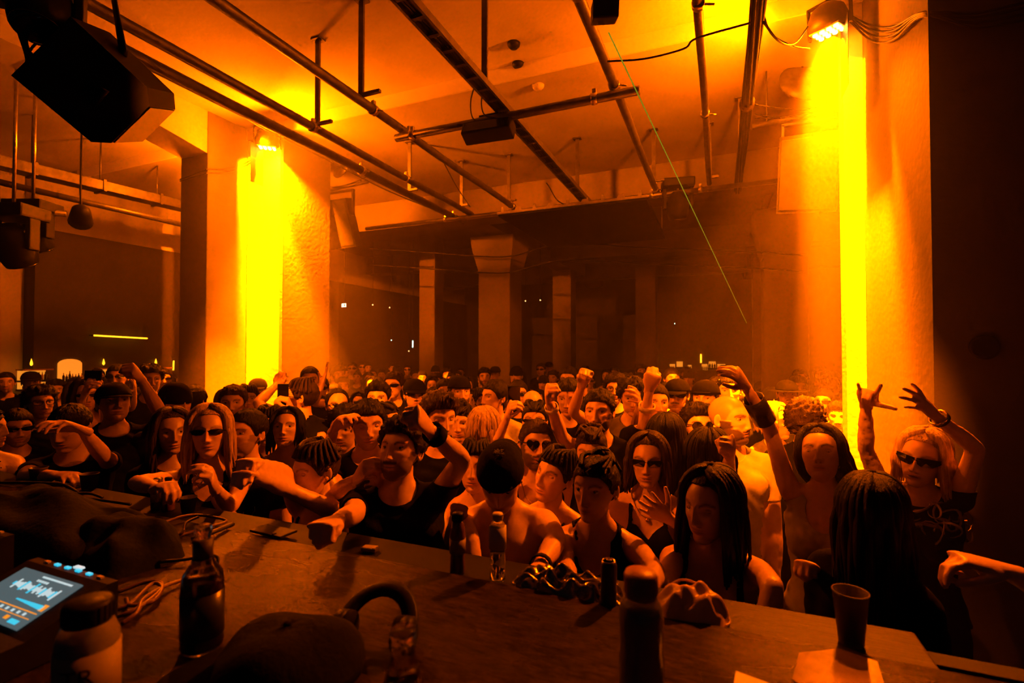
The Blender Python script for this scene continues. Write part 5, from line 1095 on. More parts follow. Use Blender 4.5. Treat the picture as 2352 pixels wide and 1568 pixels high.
def shelf_x(px0, px1, py0, py1, label, nb, arch=False):
    """lit bottle niche on the left wall (plane x = -9)"""
    p0, p1 = PX(px0, py1, -8.985), PX(px1, py0, -8.985); y0, y1 = sorted((p0[1], p1[1])); z0 = PX((px0 + px1) / 2, py1, -8.985)[2]; z1 = PX((px0 + px1) / 2, py0, -8.985)[2]
    e = base_empty('bottle_shelf', (-8.9, (y0 + y1) / 2, z0), label, 'shelf'); yc = (y0 + y1) / 2
    if arch:
        n = 8; r = (y1 - y0) / 2; poly = [(-r, 0), (r, 0), (r, z1 - z0 - r * .5)] + [(r * math.cos(t), z1 - z0 - r * .5 + r * .5 * math.sin(t)) for t in np.linspace(.2, math.pi - .2, n)] + [(-r, z1 - z0 - r * .5)]
        mb = MB(); mb.prism(poly, -.02, .0, np.array([[0, 0, 1], [1, 0, 0], [0, 1, 0]]), (-8.975, yc, z0)); mb.build('back_panel', 'shelf_glow', e)
    else:
        mb = MB(); mb.box((-8.985, yc, (z0 + z1) / 2), (.02, y1 - y0, z1 - z0)); mb.build('back_panel', 'shelf_glow', e)
    mb = MB(); mb.box((-8.87, yc, z0 - .012), (.24, y1 - y0 + .04, .024)); mb.build('board', 'black_metal', e)
    if not arch: mb = MB(); mb.box((-8.9, yc, z1 + .01), (.18, y1 - y0 + .04, .02)); mb.build('top_board', 'bottle_amber', e)
    rr = random.Random(int(px0))
    for k in range(nb):
        y = y0 + (k + .5) * (y1 - y0) / nb; h = (z1 - z0) * rr.uniform(.55, .85) * (.55 if arch else 1)
        o = MB().lathe(bottle_profile(h, min(.042, .42 * (y1 - y0) / nb)), (-8.87, y, z0 + .001), 10).build('bottle', rr.choice(['bottle_dark', 'bottle_dark', 'bottle_amber']))
        tag(o, ORD[k] + ' bottle from left in ' + label.replace('lit bottle shelf', 'the lit shelf'), 'bottle', 'bottles in ' + label)
shelf_x(40, 104, 850, 872, 'lit bottle shelf furthest left, upper row', 9); shelf_x(40, 104, 876, 892, 'lit bottle shelf furthest left, lower row', 7)
shelf_x(132, 188, 824, 874, 'lit arched bottle shelf left of the raised phone', 8, True)
shelf_x(215, 265, 847, 874, 'lit bottle shelf above the man in the black cap', 8); shelf_x(338, 380, 846, 870, 'lit bottle shelf nearest the left pillar', 7)
a, b = PX(215, 770, -8.9), PX(338, 777, -8.9); mb = MB(); mb.tube([a, b], .012, 8); o = mb.build('neon_tube', 'tube_glow'); tag(o, 'horizontal yellow neon tube above the left bar', 'neon tube'); mb = MB(); mb.tube([a, a + np.array((-.1, 0, .0))], .01, 6); mb.tube([b, b + np.array((-.1, 0, 0))], .01, 6); mb.build('end_holder', 'black_metal', o)
a, b = PX(399, 828, -8.985), PX(398, 850, -8.985); mb = MB(); mb.tube([a, b], .012, 8); tag(mb.build('neon_tube', 'tube_glow'), 'short upright lamp tube right next to the left pillar', 'neon tube')
for px, py, lb in ((72, 833, 'leftmost'), (238, 832, 'middle'), (358, 831, 'rightmost')):
    c = PX(px, py, -8.98); tag(MB().lathe([(.008, -.04), (.018, -.02), (.016, 0), (.008, .035), (.001, .06)], c, 8).build('candle_lamp', 'tube_glow'), '%s small flame lamp above the left bar shelves' % lb, 'lamp', 'flame lamps above the left bar')
# far bar
def far_shelf(px0, px1, py0, py1, label, nb):
    Yb = 15.4; p0, p1 = PY(px0, py1, Yb), PY(px1, py0, Yb); e = base_empty('bottle_shelf', ((p0[0] + p1[0]) / 2, Yb, p0[2]), label, 'shelf'); xc = (p0[0] + p1[0]) / 2; wd = p1[0] - p0[0]
    mb = MB(); mb.box((xc, Yb + .02, (p0[2] + p1[2]) / 2), (wd, .02, p1[2] - p0[2])); mb.build('back_panel', 'shelf_glow', e); mb = MB(); mb.box((xc, Yb - .08, p0[2] - .012), (wd + .05, .2, .024)); mb.build('board', 'black_metal', e)
    for k in range(nb):
        o = MB().lathe(bottle_profile((p1[2] - p0[2]) * .8, .4 * wd / nb), (p0[0] + (k + .5) * wd / nb, Yb - .08, p0[2] + .001), 8).build('bottle', 'bottle_dark'); tag(o, ORD[k] + ' tiny bottle from left on ' + label, 'bottle', 'bottles on ' + label)
sbox('wall_bar_front', -4.6, 1.0, 15.2, 15.34, 0, 1.55, 'dark_cladding'); sbox('wall_bar_back', -6, 1.5, 15.5, 15.6, 0, 3.2, 'dark_cladding')
for px0, px1, py0, py1, nb, lb in ((1538, 1550, 836, 848, 3, 'the far bar shelf furthest left'), (1554, 1568, 830, 842, 0, 'the far bar light box'), (1580, 1588, 838, 846, 2, 'the far bar shelf between the light boxes'), (1612, 1625, 836, 850, 4, 'the far bar shelf left of the raised arm'), (1628, 1644, 830, 844, 3, 'the far bar shelf with a curved top'), (1648, 1666, 836, 850, 5, 'the far bar shelf by the raised hand')):
    far_shelf(px0, px1, py0, py1, lb, nb)
for px, y0, y1, lb in ((1505, 813, 834, 'upright yellow neon tube over the far bar, left'), (1610, 813, 833, 'upright yellow neon tube over the far bar, right')):
    mb = MB(); mb.tube([PY(px, y0, 15.45), PY(px, y1, 15.45)], .022, 8); tag(mb.build('neon_tube', 'tube_glow'), lb, 'neon tube')
# exit sign
c = PY(791, 701, 8.6); e = base_empty('exit_sign', c, 'small glowing white exit sign in the dark behind the left pillar', 'sign'); mb = MB(); mb.box(c, (.13, .03, .085), None, .004); mb.build('case', 'black_plastic', e); mb = MB(); mb.box(c + np.array((0, -.017, 0)), (.12, .004, .075)); mb.build('panel', 'sign_white', e)
M['sign_green'] = mat('sign_green', (0.02, 0.2, 0.12), 0.6)
mb = MB(); mb.box(c + np.array((.022, -.0205, .0)), (.03, .003, .055)); mb.box(c + np.array((-.025, -.0205, .005)), (.025, .003, .03)); mb.build('pictogram', 'sign_green', e); mb = MB(); mb.tube([c + np.array((0, 0, .04)), (c[0], c[1], CEIL2)], .008, 6); mb.build('rod', 'steel', e)
for i, (px, py, mm, yy, lb) in enumerate(((856, 700, 'dot_warm', 9.0, 'tiny warm pilot light left of the far pillar, upper'), (895, 706, 'dot_warm', 9.0, 'tiny warm pilot light left of the far pillar, second'), (899, 781, 'dot_cool', 10, 'tiny pale pilot light low in the dark, left'), (948, 790, 'dot_cool', 10, 'small upright cool light in the dark doorway'), (980, 779, 'dot_cool', 10, 'round cool pilot light in the dark left of the far pillar'), (939, 806, 'dot_warm', 10, 'tiny amber pilot light beneath the cool lights'), (1207, 691, 'dot_warm', 10, 'tiny warm pilot light right of the far pillar'), (1241, 689, 'dot_warm', 10, 'tiny warm pilot light further right of the far pillar'), (1550, 743, 'dot_cool', 14, 'tiny white pilot light above the far bar'))):
    c = PY(px, py, yy); tag(MB().lathe([(.001, -.014), (.012, -.008), (.012, .008), (.001, .014)] if px != 948 else [(.001, -.09), (.012, -.07), (.014, .07), (.001, .09)], c, 8).build('pilot_light', mm), lb, 'pilot light', 'pilot lights in the dark'); mb = MB(); mb.tube([c + np.array((0, .01, 0)), np.array((c[0], c[1] + .01, CEIL2))], .004, 5); mb.build('wire', 'cable', bpy.data.objects[[q.name for q in bpy.data.objects if q.get('label') == lb][0]], origin=(0, 0, 0))
# blue glasses on a head far back and the round hole in the right wall
mb = MB(); c = PY(2260, 797, 3.157); mb.lathe([(.055, -.004), (.062, .0), (.062, .012), (.05, .012)], c, 18, rotm(math.pi / 2, 0, 0)); o = mb.build('wall_port', 'black_metal'); tag(o, 'small black round port in the dark right wall', 'port'); mb = MB(); mb.lathe([(.001, .004), (.05, .004)], c, 18, rotm(math.pi / 2, 0, 0)); mb.build('plug', 'black_plastic', o)
# ================================================================== the booth counter and what lies on it
ZT, YE = 1.48, 1.23
def glossy_counter():
    m = bpy.data.materials.new('counter_top'); m.use_nodes = True; nt = m.node_tree; b = nt.nodes['Principled BSDF']
    tc = nt.nodes.new('ShaderNodeTexCoord'); mp = nt.nodes.new('ShaderNodeMapping'); nt.links.new(tc.outputs['Object'], mp.inputs[0]); mp.inputs['Rotation'].default_value = (0, 0, .5); mp.inputs['Scale'].default_value = (1, 3.2, 1)
    n1 = nt.nodes.new('ShaderNodeTexNoise'); n1.inputs['Scale'].default_value = 24; n1.inputs['Detail'].default_value = 8; n1.inputs['Roughness'].default_value = .7
    n2 = nt.nodes.new('ShaderNodeTexNoise'); n2.inputs['Scale'].default_value = 2.2; n2.inputs['Detail'].default_value = 3
    for n in (n1, n2): nt.links.new(mp.outputs[0], n.inputs['Vector'])
    cr = nt.nodes.new('ShaderNodeValToRGB'); cr.color_ramp.elements[0].position = .3; cr.color_ramp.elements[0].color = (.008, .006, .005, 1); cr.color_ramp.elements[1].position = .75; cr.color_ramp.elements[1].color = (.045, .03, .02, 1)
    nt.links.new(n1.outputs[0], cr.inputs[0]); nt.links.new(cr.outputs[0], b.inputs['Base Color'])
    mr = nt.nodes.new('ShaderNodeMapRange'); mr.inputs[1].default_value = .35; mr.inputs[2].default_value = .65; mr.inputs[3].default_value = .16; mr.inputs[4].default_value = .34; nt.links.new(n2.outputs[0], mr.inputs[0]); nt.links.new(mr.outputs[0], b.inputs['Roughness'])
    bp = nt.nodes.new('ShaderNodeBump'); bp.inputs['Strength'].default_value = .8; bp.inputs['Distance'].default_value = .004; nt.links.new(n1.outputs[0], bp.inputs['Height']); nt.links.new(bp.outputs[0], b.inputs['Normal'])
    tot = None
    for cx_, cy_, rx_, ry_ in ((-1.24 + 2.6, 1.06 - .75, .36, .24), (.20 + 2.6, 1.14 - .75, .16, .16)):      # lamp reflections shaped by hand: specular raised only at their two spots
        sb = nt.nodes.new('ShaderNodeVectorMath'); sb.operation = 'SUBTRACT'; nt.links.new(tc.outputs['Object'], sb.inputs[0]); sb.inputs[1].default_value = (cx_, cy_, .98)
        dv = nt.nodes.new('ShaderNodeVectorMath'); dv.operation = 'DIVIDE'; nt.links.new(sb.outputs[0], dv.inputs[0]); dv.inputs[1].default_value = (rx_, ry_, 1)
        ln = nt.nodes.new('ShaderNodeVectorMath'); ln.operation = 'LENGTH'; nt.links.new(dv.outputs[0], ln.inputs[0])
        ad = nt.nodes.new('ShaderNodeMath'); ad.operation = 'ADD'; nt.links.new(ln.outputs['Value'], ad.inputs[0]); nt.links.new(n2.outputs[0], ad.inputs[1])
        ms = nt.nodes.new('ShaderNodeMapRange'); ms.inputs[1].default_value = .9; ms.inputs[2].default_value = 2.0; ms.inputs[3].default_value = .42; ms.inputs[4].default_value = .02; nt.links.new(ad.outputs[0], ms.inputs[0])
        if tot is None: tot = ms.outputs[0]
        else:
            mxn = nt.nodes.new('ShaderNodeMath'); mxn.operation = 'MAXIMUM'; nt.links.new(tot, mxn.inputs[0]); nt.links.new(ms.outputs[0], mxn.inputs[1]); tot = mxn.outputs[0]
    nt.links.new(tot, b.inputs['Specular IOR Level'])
    return m
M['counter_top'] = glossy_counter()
M['board_wood'] = mat('board_wood', (.032, .022, .016), .5, spec=.15, noise=.6, nscale=12, bump=.2, bscale=40, stretch=(.4, 4, 4))
M['counter_dark'] = mat('counter_dark', (.010, .009, .008), .6, spec=.15, noise=.4, nscale=8)
e = base_empty('booth_counter', (-2.6, .75, .5), 'long dark booth counter with a scuffed glossy top', 'counter')
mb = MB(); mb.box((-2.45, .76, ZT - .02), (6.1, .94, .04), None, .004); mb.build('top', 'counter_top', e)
mb = MB(); mb.box((-2.45, YE - .03, (.5 + ZT - .04) / 2), (6.1, .04, ZT - .54)); mb.build('front_panel', 'counter_dark', e)
for x in (-5.3, -3.4, -1.5, .4): mb = MB(); mb.box((x, .45, (.5 + ZT - .04) / 2), (.06, .06, ZT - .54)); mb.build('leg', 'counter_dark', e)
e = base_empty('crowd_ledge', (-2.45, 1.32, 0), 'dark narrow ledge between the booth counter and the front row', 'ledge')
mb = MB(); mb.box((-2.75, 1.325, ZT - .03), (5.5, .15, .03), None, .004); mb.build('ledge_top', 'counter_dark', e)
mb = MB(); mb.box((.20, 1.325, ZT - .03), (.40, .15, .03), None, .004); mb.build('ledge_board', 'board_wood', e)
mb = MB(); mb.box((-2.45, 1.36, (ZT - .045) / 2), (6.1, .05, ZT - .045)); mb.build('crowd_barrier', 'counter_dark', e)
ZL = ZT - .014
# ---- glass, plastics
M['clear_plastic'] = mat('clear_plastic', (.85, .85, .85), .08, trans=.9, ior=1.3)
M['clear_glass'] = mat('clear_glass', (.9, .85, .75), .03, trans=1.0, ior=1.45)
M['brown_glass'] = mat('brown_glass', (.10, .04, .012), .06, spec=.8)
M['dark_liquid'] = mat('dark_liquid', (.02, .009, .004), .1, spec=.6)
M['water'] = mat('water', (.9, .9, .9), .03, trans=1.0, ior=1.33)
M['pale_label'] = mat('pale_label', (.55, .52, .48), .6, noise=.2)
M['tan_label'] = mat('tan_label', (.25, .21, .17), .6, noise=.25, nscale=20)
M['print_dark'] = mat('print_dark', (.03, .02, .02), .6)
M['cap_orange'] = mat('cap_orange', (.26, .12, .07), .45)
M['cap_white'] = mat('cap_white', (.5, .48, .46), .4)
M['cup_plastic'] = mat('cup_plastic', (.16, .15, .14), .3, trans=.6, ior=1.3)
M['foil'] = mat('foil', (.25, .22, .20), .18, metal=.8, bump=.6, bscale=30)
M['pouch'] = mat('pouch', (.42, .30, .22), .38, noise=.2, bump=.2, bscale=25)
M['alu'] = mat('alu', (.8, .78, .75), .22, metal=1.0)
M['can_body'] = mat('can_body', (.03, .03, .035), .3, metal=.4)
M['jacket'] = mat('jacket', (.008, .009, .0095), .9, spec=.08, noise=.4, nscale=18, bump=.3, bscale=50)
M['cap_cloth'] = mat('cap_cloth', (.007, .0065, .0075), .9, spec=.08, noise=.3, bump=.3, bscale=60)
M['paper'] = mat('paper', (.72, .70, .66), .6)
M['glossy_print'] = mat('glossy_print', (.30, .20, .13), .12, noise=.8, nscale=9, spec=.8)
def top_pt(px, py, h, z=ZT):
    p = PZ(px, py, z + h); return np.array((p[0], p[1], z))
def bottle(p, prof, label, m, capspec=None, capm='cap_white', lab=None, labm='pale_label', liquid=None, liqm='dark_liquid', cat='bottle', name='bottle'):
    e = base_empty(name, p, label, cat); MB().lathe(prof, p, 28).build('body', m, e)
    if capspec:
        z0, z1, r = capspec; o = MB().lathe([(r * .97, z0), (r, z0 + .003), (r, z1 - .005), (r * .93, z1), (.001, z1 + .001)], p, 26).build('cap', capm, e)
        mb = MB()
        for k in range(26):
            a = 2 * math.pi * k / 26; mb.box(p + np.array((r * math.cos(a), r * math.sin(a), (z0 + z1) / 2)), (.002, .002, (z1 - z0) * .7), rotm(0, 0, a))
        mb.build('ridges', capm, o)
    if lab:
        z0, z1, r = lab; MB().lathe([(r, z0), (r, z1)], p, 28).build('label_band', labm, e)
    if liquid:
        z0, z1, pr = liquid; MB().lathe([(.001, z0)] + [(r * .93, z) for r, z in pr if z0 <= z < z1] + [(np.interp(z1, [q[1] for q in pr], [q[0] for q in pr]) * .93, z1), (.001, z1 + .0005)], p, 24).build('drink', liqm, e)
    return e
# beer bottle
p = top_pt(467, 1205, .255); R_ = .040
prof = [(R_ * .85, 0), (R_, .008), (R_, .135), (R_ * .92, .155), (R_ * .55, .178), (R_ * .40, .20), (R_ * .36, .235), (R_ * .42, .238), (R_ * .42, .252), (R_ * .36, .255)]
e = bottle(p, prof, 'clear-necked beer bottle standing on the glossy counter', 'clear_glass', lab=(.186, .226, R_ * .47), labm='print_dark', liquid=(.006, .15, prof)); MB().lathe([(R_ * 1.02, .03), (R_ * 1.02, .12)], p, 28).build('label_band', 'can_body', e)
# jar bottle with black cap at lower left
p = top_pt(203, 1378, .22); R_ = .043
prof = [(R_ * .9, 0), (R_, .01), (R_, .14), (R_ * .96, .165), (R_ * .8, .182), (R_ * .68, .19), (R_ * .68, .195)]
e = bottle(p, prof, 'squat bottle with black cap and pale printed label in the lower left', 'clear_plastic', (.187, .22, .033), 'black_plastic', (.06, .15, R_ * 1.015), 'tan_label', (.004, .17, prof), 'tan_label')
fnt = bpy.data.curves.new('label_text', 'FONT'); fnt.body = 'TR'; fnt.size = .036; fnt.extrude = .0006; fnt.align_x = 'CENTER'; fnt.align_y = 'CENTER'
to = bpy.data.objects.new('tmp_text', fnt); COL.objects.link(to); dg = bpy.context.evaluated_depsgraph_get(); tm = bpy.data.meshes.new_from_object(to.evaluated_get(dg)); bpy.data.objects.remove(to)
ang = math.atan2(-p[1], -p[0]) - .30
for v in tm.vertices:
    a = ang + v.co.x / (R_ * 1.03); v.co = Vector((math.cos(a) * (R_ * 1.03 + v.co.z), math.sin(a) * (R_ * 1.03 + v.co.z),   .118 + v.co.y))
tm.materials.clear(); tm.materials.append(M['print_dark']); new_obj('lettering', tm, e)
# dark juice bottle with orange cap
p = top_pt(1472, 1312, .245); R_ = .037
prof = [(R_ * .85, 0), (R_, .01), (R_, .10), (R_ * .93, .12), (R_ * .98, .15), (R_, .165), (R_ * .96, .185), (R_ * .74, .202), (R_ * .70, .206)]
bottle(p, prof, 'dark juice bottle with wide orange cap on the counter', 'clear_plastic', (.204, .245, R_ * .74), 'cap_orange', None, None, (.004, .186, prof))
# small glass bottle at the bottom edge
p = top_pt(926, 1445, .20); R_ = .030
prof = [(R_ * .9, 0), (R_, .008), (R_, .12), (R_ * .72, .145), (R_ * .60, .16), (R_ * .58, .192), (R_ * .66, .194), (R_ * .66, .20)]
bottle(p, prof, 'small uncapped glass bottle at the bottom edge by the headphones', 'clear_glass', lab=(.02, .10, R_ * 1.02), labm='can_body', liquid=(.004, .135, prof))
# water bottle and dark-capped bottle on the ledge
p = PZ(1143, 1331, ZL); R_ = .0235
prof = [(R_ * .8, 0), (R_ * .95, .006), (R_ * .92, .05), (R_ * .86, .075), (R_, .10), (R_, .135), (R_ * .8, .155), (R_ * .55, .163), (R_ * .55, .168)]
bottle(p, prof, 'clear water bottle with pale cap and sleeve on the ledge', 'clear_plastic', (.165, .184, R_ * .62), 'cap_white', (.088, .148, R_ * 1.03), 'pale_label', (.004, .08, prof), 'water')
p = PZ(1051, 1316, ZL); R_ = .0225
prof = [(R_ * .85, 0), (R_, .006), (R_ * .92, .06), (R_, .10), (R_ * .98, .125), (R_ * .72, .145), (R_ * .62, .15)]
bottle(p, prof, 'brown bottle with dark cap on the ledge beside the water bottle', 'brown_glass', (.148, .172, R_ * .72), 'black_plastic', (.06, .10, R_ * 1.03), 'tan_label')
# bottles by the blonde woman
p = PZ(362, 1168, ZL); bottle(p, [(.022, 0), (.024, .008), (.024, .09), (.018, .105), (.014, .112)], 'small amber jar under the blonde woman’s hand'.replace('’', "'"), 'brown_glass', (.11, .124, .015), 'alu', (.03, .075, .0245), 'pale_label')
p = PZ(386, 1172, ZL); bottle(p, [(.022, 0), (.024, .008), (.024, .08), (.012, .105), (.010, .125)], 'dark bottle beside the amber jar on the ledge', 'brown_glass', (.12, .132, .012), 'black_plastic')
def cup(p, h, r0, r1, label, fill=.6):
    e = base_empty('plastic_cup', p, label, 'cup', 'plastic cups'); t = .0012
    MB().lathe([(r0 * .95, 0), (r0, .002), (r1, h - .004), (r1 * 1.045, h - .003), (r1 * 1.045, h), (r1 - t, h), (r0 - t, .004), (.001, .004)], p, 28).build('body', 'cup_plastic', e)
    rf = r0 + (r1 - r0) * fill - t * 1.5; MB().lathe([(.001, .005), (r0 - t * 2, .005), (rf, h * fill), (.001, h * fill + .0004)], p, 24).build('drink', 'dark_liquid', e); return e
cup(PZ(1955, 1476, ZL), .112, .024, .034, 'half-full plastic cup at the right end of the ledge', .74)
cup(PZ(432, 1176, ZL), .06, .022, .03, 'small plastic cup beside the amber jar'); cup(PZ(205, 1122, ZL), .07, .028, .036, 'plastic cup by the printed black shirt'); cup(PZ(88, 1106, ZL), .07, .028, .036, 'plastic cup nearest the left edge')
# drink can
p = PZ(1398, 1288, ZL + .118); p = np.array((p[0], p[1], ZL)); e = base_empty('drink_can', p, 'dark drink can with silver lid in front of the strap top', 'can')
MB().lathe([(.017, 0), (.0195, .006), (.0195, .108), (.0165, .118)], p, 24).build('body', 'can_body', e); MB().lathe([(.0165, .118), (.0165, .120), (.0150, .1195), (.0142, .117), (.001, .117)], p, 24).build('lid', 'alu', e)
mb = MB(); mb.tube([p + np.array((.006 * math.cos(t), .006 + .004 * math.sin(t), .119)) for t in np.linspace(0, 6.3, 12)], .0011, 5); mb.build('pull_tab', 'alu', e)
# phones
def phone(c, ax, ay, w, h, label, m='black_plastic'):
    ax = unit3(ax); ay = unit3(np.array(ay) - ax * (np.array(ay) @ ax)); az = np.cross(ax, ay); Rp = np.stack([ax, ay, az], 1); e = base_empty('phone', c, label, 'phone', 'phones')
    mb = MB(); mb.box(c, (w, h, .008), Rp, .003); mb.build('body', m, e); mb = MB(); mb.box(np.array(c) + az * .0043, (w * .92, h * .94, .0008), Rp); mb.build('screen', 'lens_dark', e)
    mb = MB()
    for q in (-.3, -.12): mb.lathe([(.005, 0), (.005, .002), (.001, .0022)], np.array(c) - az * .004 + ax * w * .25 + ay * h * (.5 + q * .5), 10, np.stack([ax, -ay, -az], 1))
    mb.build('camera_lens', 'lens_dark', e)
phone(PD(650, 906, 3.42), _R + _F * .2, (0, .05, 1.0), .072, .148, 'black phone held upright before the yellow glow'); phone(PD(1181, 917, 2.72), _R * 1 + _F * .3, (0.02, .1, 1.0), .07, .145, 'phone held up by the pale blonde woman')
phone(PD(214, 862, 3.45), _R - _F * .1, (.05, .1, 1.0), .13, .07, 'phone held sideways in two hands before the bar')
phone(PZ(628, 1219, ZT + .006), (1, -.05, 0), (-.1, -1, 0), .15, .07, 'dark phone lying flat on the counter edge')
e = base_empty('lighter', PZ(850, 1266, ZL), 'small shiny matchbox-like pack on the ledge', 'pack'); mb = MB(); mb.box(PZ(850, 1266, ZL) + np.array((0, 0, .008)), (.05, .028, .014), rotm(0, 0, .15), .003); mb.build('pack', 'foil', e); mb = MB(); mb.box(PZ(850, 1266, ZL) + np.array((0, 0, .0155)), (.044, .022, .001), rotm(0, 0, .15)); mb.build('top_label', 'tan_label', e)
# crumpled shiny bag on the ledge, and the pouch
def lump(px, py, z, L, W, Hh, rot, seed, label, name, m, cat, n=26, sharp=1.0, extra=None):
    p = PZ(px, py, z); rg = np.random.default_rng(seed); ph = rg.uniform(0, 6.28, (6, 3)); fr = rg.uniform(2, 7 if sharp < 1 else 15, (6, 2)); V = []; F = []
    for i in range(n):
        for j in range(n):
            u, v = -1 + 2 * i / (n - 1), -1 + 2 * j / (n - 1); r = (abs(u) ** 3 + abs(v) ** 3) ** (1 / 3); rr = max(abs(u), abs(v)); uu, vv = (u, v) if r < 1e-6 else (u * rr / r, v * rr / r)
            wob = sum(math.sin(fr[k, 0] * u + ph[k, 0]) * math.sin(fr[k, 1] * v + ph[k, 1]) for k in range(6)) / 6
            zz = Hh * (max(0, 1 - rr ** 2.2) ** .6) * (1 + sharp * wob) ; q = rotm(0, 0, rot) @ np.array((uu * L / 2 * (1 + .12 * wob), vv * W / 2 * (1 + .12 * wob), max(zz, .0))); V.append(p + q)
    for i in range(n - 1):
        for j in range(n - 1): F.append((i * n + j, (i + 1) * n + j, (i + 1) * n + j + 1, i * n + j + 1))
    base_i = list(range(0, n)) ; mb = MB(); mb.add(V, F, True)
    ring = [i * n for i in range(n)] + [(n - 1) * n + j for j in range(1, n)] + [i * n + n - 1 for i in range(n - 2, -1, -1)] + [j for j in range(n - 2, 0, -1)]
    mb.f.append(tuple(ring)); mb.sm.append(False); o = mb.build(name, m, None, origin=p); tag(o, label, cat); return o, p
o, p = lump(1300, 1358, ZL, .30, .12, .045, -.03, 5, 'crumpled shiny dark bag on the ledge', 'crumpled_bag', 'foil', 'bag', 34, 1.3)
o, p = lump(1588, 1415, ZL, .17, .11, .07, .25, 9, 'soft pale pouch slumped over the counter edge', 'pouch', 'pouch', 'pouch', 26, .5); mb = MB(); mb.tube(spline([(-.08, .03, .012), (-.03, .045, .062), (.03, .035, .055), (.082, .0, .012), (.075, -.03, .006)], 6), .003, 6); mb.build('piping', 'pouch', o, origin=(0, 0, 0))
lump(120, 1220, ZT, 1.10, .34, .12, -.10, 14, 'black jacket heaped along the back of the counter', 'jacket', 'jacket', 'jacket', 40, .55)
lump(290, 1268, ZT, .42, .26, .11, -.30, 17, 'second black jacket crumpled beside the media player', 'jacket', 'jacket', 'jacket', 34, .6)
# black cap and headphones, bottom centre
cpos = PZ(660, 1500, ZT + .05); e = base_empty('baseball_cap', (cpos[0], cpos[1], ZT), 'black cloth cap lying on the counter at the bottom', 'cap'); Mc = rotm(0, 0, .55)
V = []; n = 28
for i in range(10):
    a = i / 9 * math.pi / 2; rr = math.cos(a) ** .7
    for q in np.linspace(0, 2 * math.pi, n, endpoint=False):
        dent = 1 + .07 * math.sin(3 * q + 1) * math.sin(a * 2); V.append(np.array((cpos[0], cpos[1], ZT + .012)) + Mc @ np.array((.14 * rr * math.cos(q) * dent,   .12 * rr * math.sin(q) * dent, .092 * math.sin(a) * dent)))
mb = MB(); mb.add(V, [(i * n + j, i * n + (j + 1) % n, (i + 1) * n + (j + 1) % n, (i + 1) * n + j) for i in range(9) for j in range(n)], True); o = mb.build('crown', 'cap_cloth', e); md = o.modifiers.new('s', 'SOLIDIFY'); md.thickness = .003
P = []; k = 16
for out in (0, 1):
    for q in np.linspace(-1.2, 1.2, k): P.append(np.array((cpos[0], cpos[1], ZT + .014)) + Mc @ np.array(((-.137 - out * .10 * math.cos(q * .8)) * math.cos(q), (.12 + out * .02) * math.sin(q), -out * .010 + .018 * out * math.sin(q) ** 2)))
V = P + [q + np.array((0, 0, .004)) for q in P]; m2 = 2 * k; mb = MB(); mb.add(V, [(i, i + 1, k + i + 1, k + i) for i in range(k - 1)] + [(m2 + i, m2 + k + i, m2 + k + i + 1, m2 + i + 1) for i in range(k - 1)] + [(k + i, k + i + 1, m2 + k + i + 1, m2 + k + i) for i in range(k - 1)], True); mb.build('brim', 'cap_cloth', e)
mb = MB(); mb.lathe([(.008, 0), (.007, .005), (.001, .006)], (cpos[0], cpos[1], ZT + .104), 10); mb.build('button', 'cap_cloth', e)
c = PZ(860, 1460, ZT + .02); e = base_empty('headphones', (c[0], c[1], ZT), 'black over-ear headphones lying beside the cap', 'headphones'); Mq = rotm(math.radians(-52), 0, .2)
hc0 = np.array((c[0], c[1], ZT + .035)); arc = [hc0 + Mq @ np.array((.075 * math.cos(t), .0, .085 * math.sin(t))) for t in np.linspace(-.1, math.pi + .1, 20)]
mb = MB(); mb.tube(arc, .014, 8, True, (.45, 1.3)); mb.build('headband', 'black_plastic', e)
for s in (-1, 1):
    q = hc0 + Mq @ np.array((s * .072, 0, -.005)); o = MB().lathe([(.030, -.012), (.036, -.006), (.036, .010), (.028, .018), (.001, .018)], q, 20, Mq @ rotm(0, s * math.pi / 2, 0)).build('ear_cup', 'black_plastic', e); MB().lathe([(.018, -.022), (.034, -.022), (.036, -.012), (.030, -.008)], q, 20, Mq @ rotm(0, s * math.pi / 2, 0)).build('ear_pad', 'cap_cloth', o)
# sheets on the counter
def sheet(corners, m, label, z=ZT + .001):
    P = [PZ(x, y, z) for x, y in corners]; ctr = sum(P) / len(P); mb = MB(); n = len(P); V = P + [q + np.array((0, 0, .0015)) for q in P]; mb.add(V, [tuple(reversed(range(n))), tuple(range(n, 2 * n))] + [(i, (i + 1) % n, n + (i + 1) % n, n + i) for i in range(n)]); o = mb.build('paper_sheet', m, None, origin=ctr); tag(o, label, 'paper', 'papers on the counter')
sheet([(1690, 1542), (1800, 1582), (1770, 1640), (1680, 1610)], 'paper', 'pale sheet corner at the bottom edge right of the juice bottle'); sheet([(1836, 1500), (1925, 1490), (2015, 1520), (2040, 1600), (1900, 1620), (1820, 1560)], 'glossy_print', 'glossy sheet catching yellow light in the lower right')
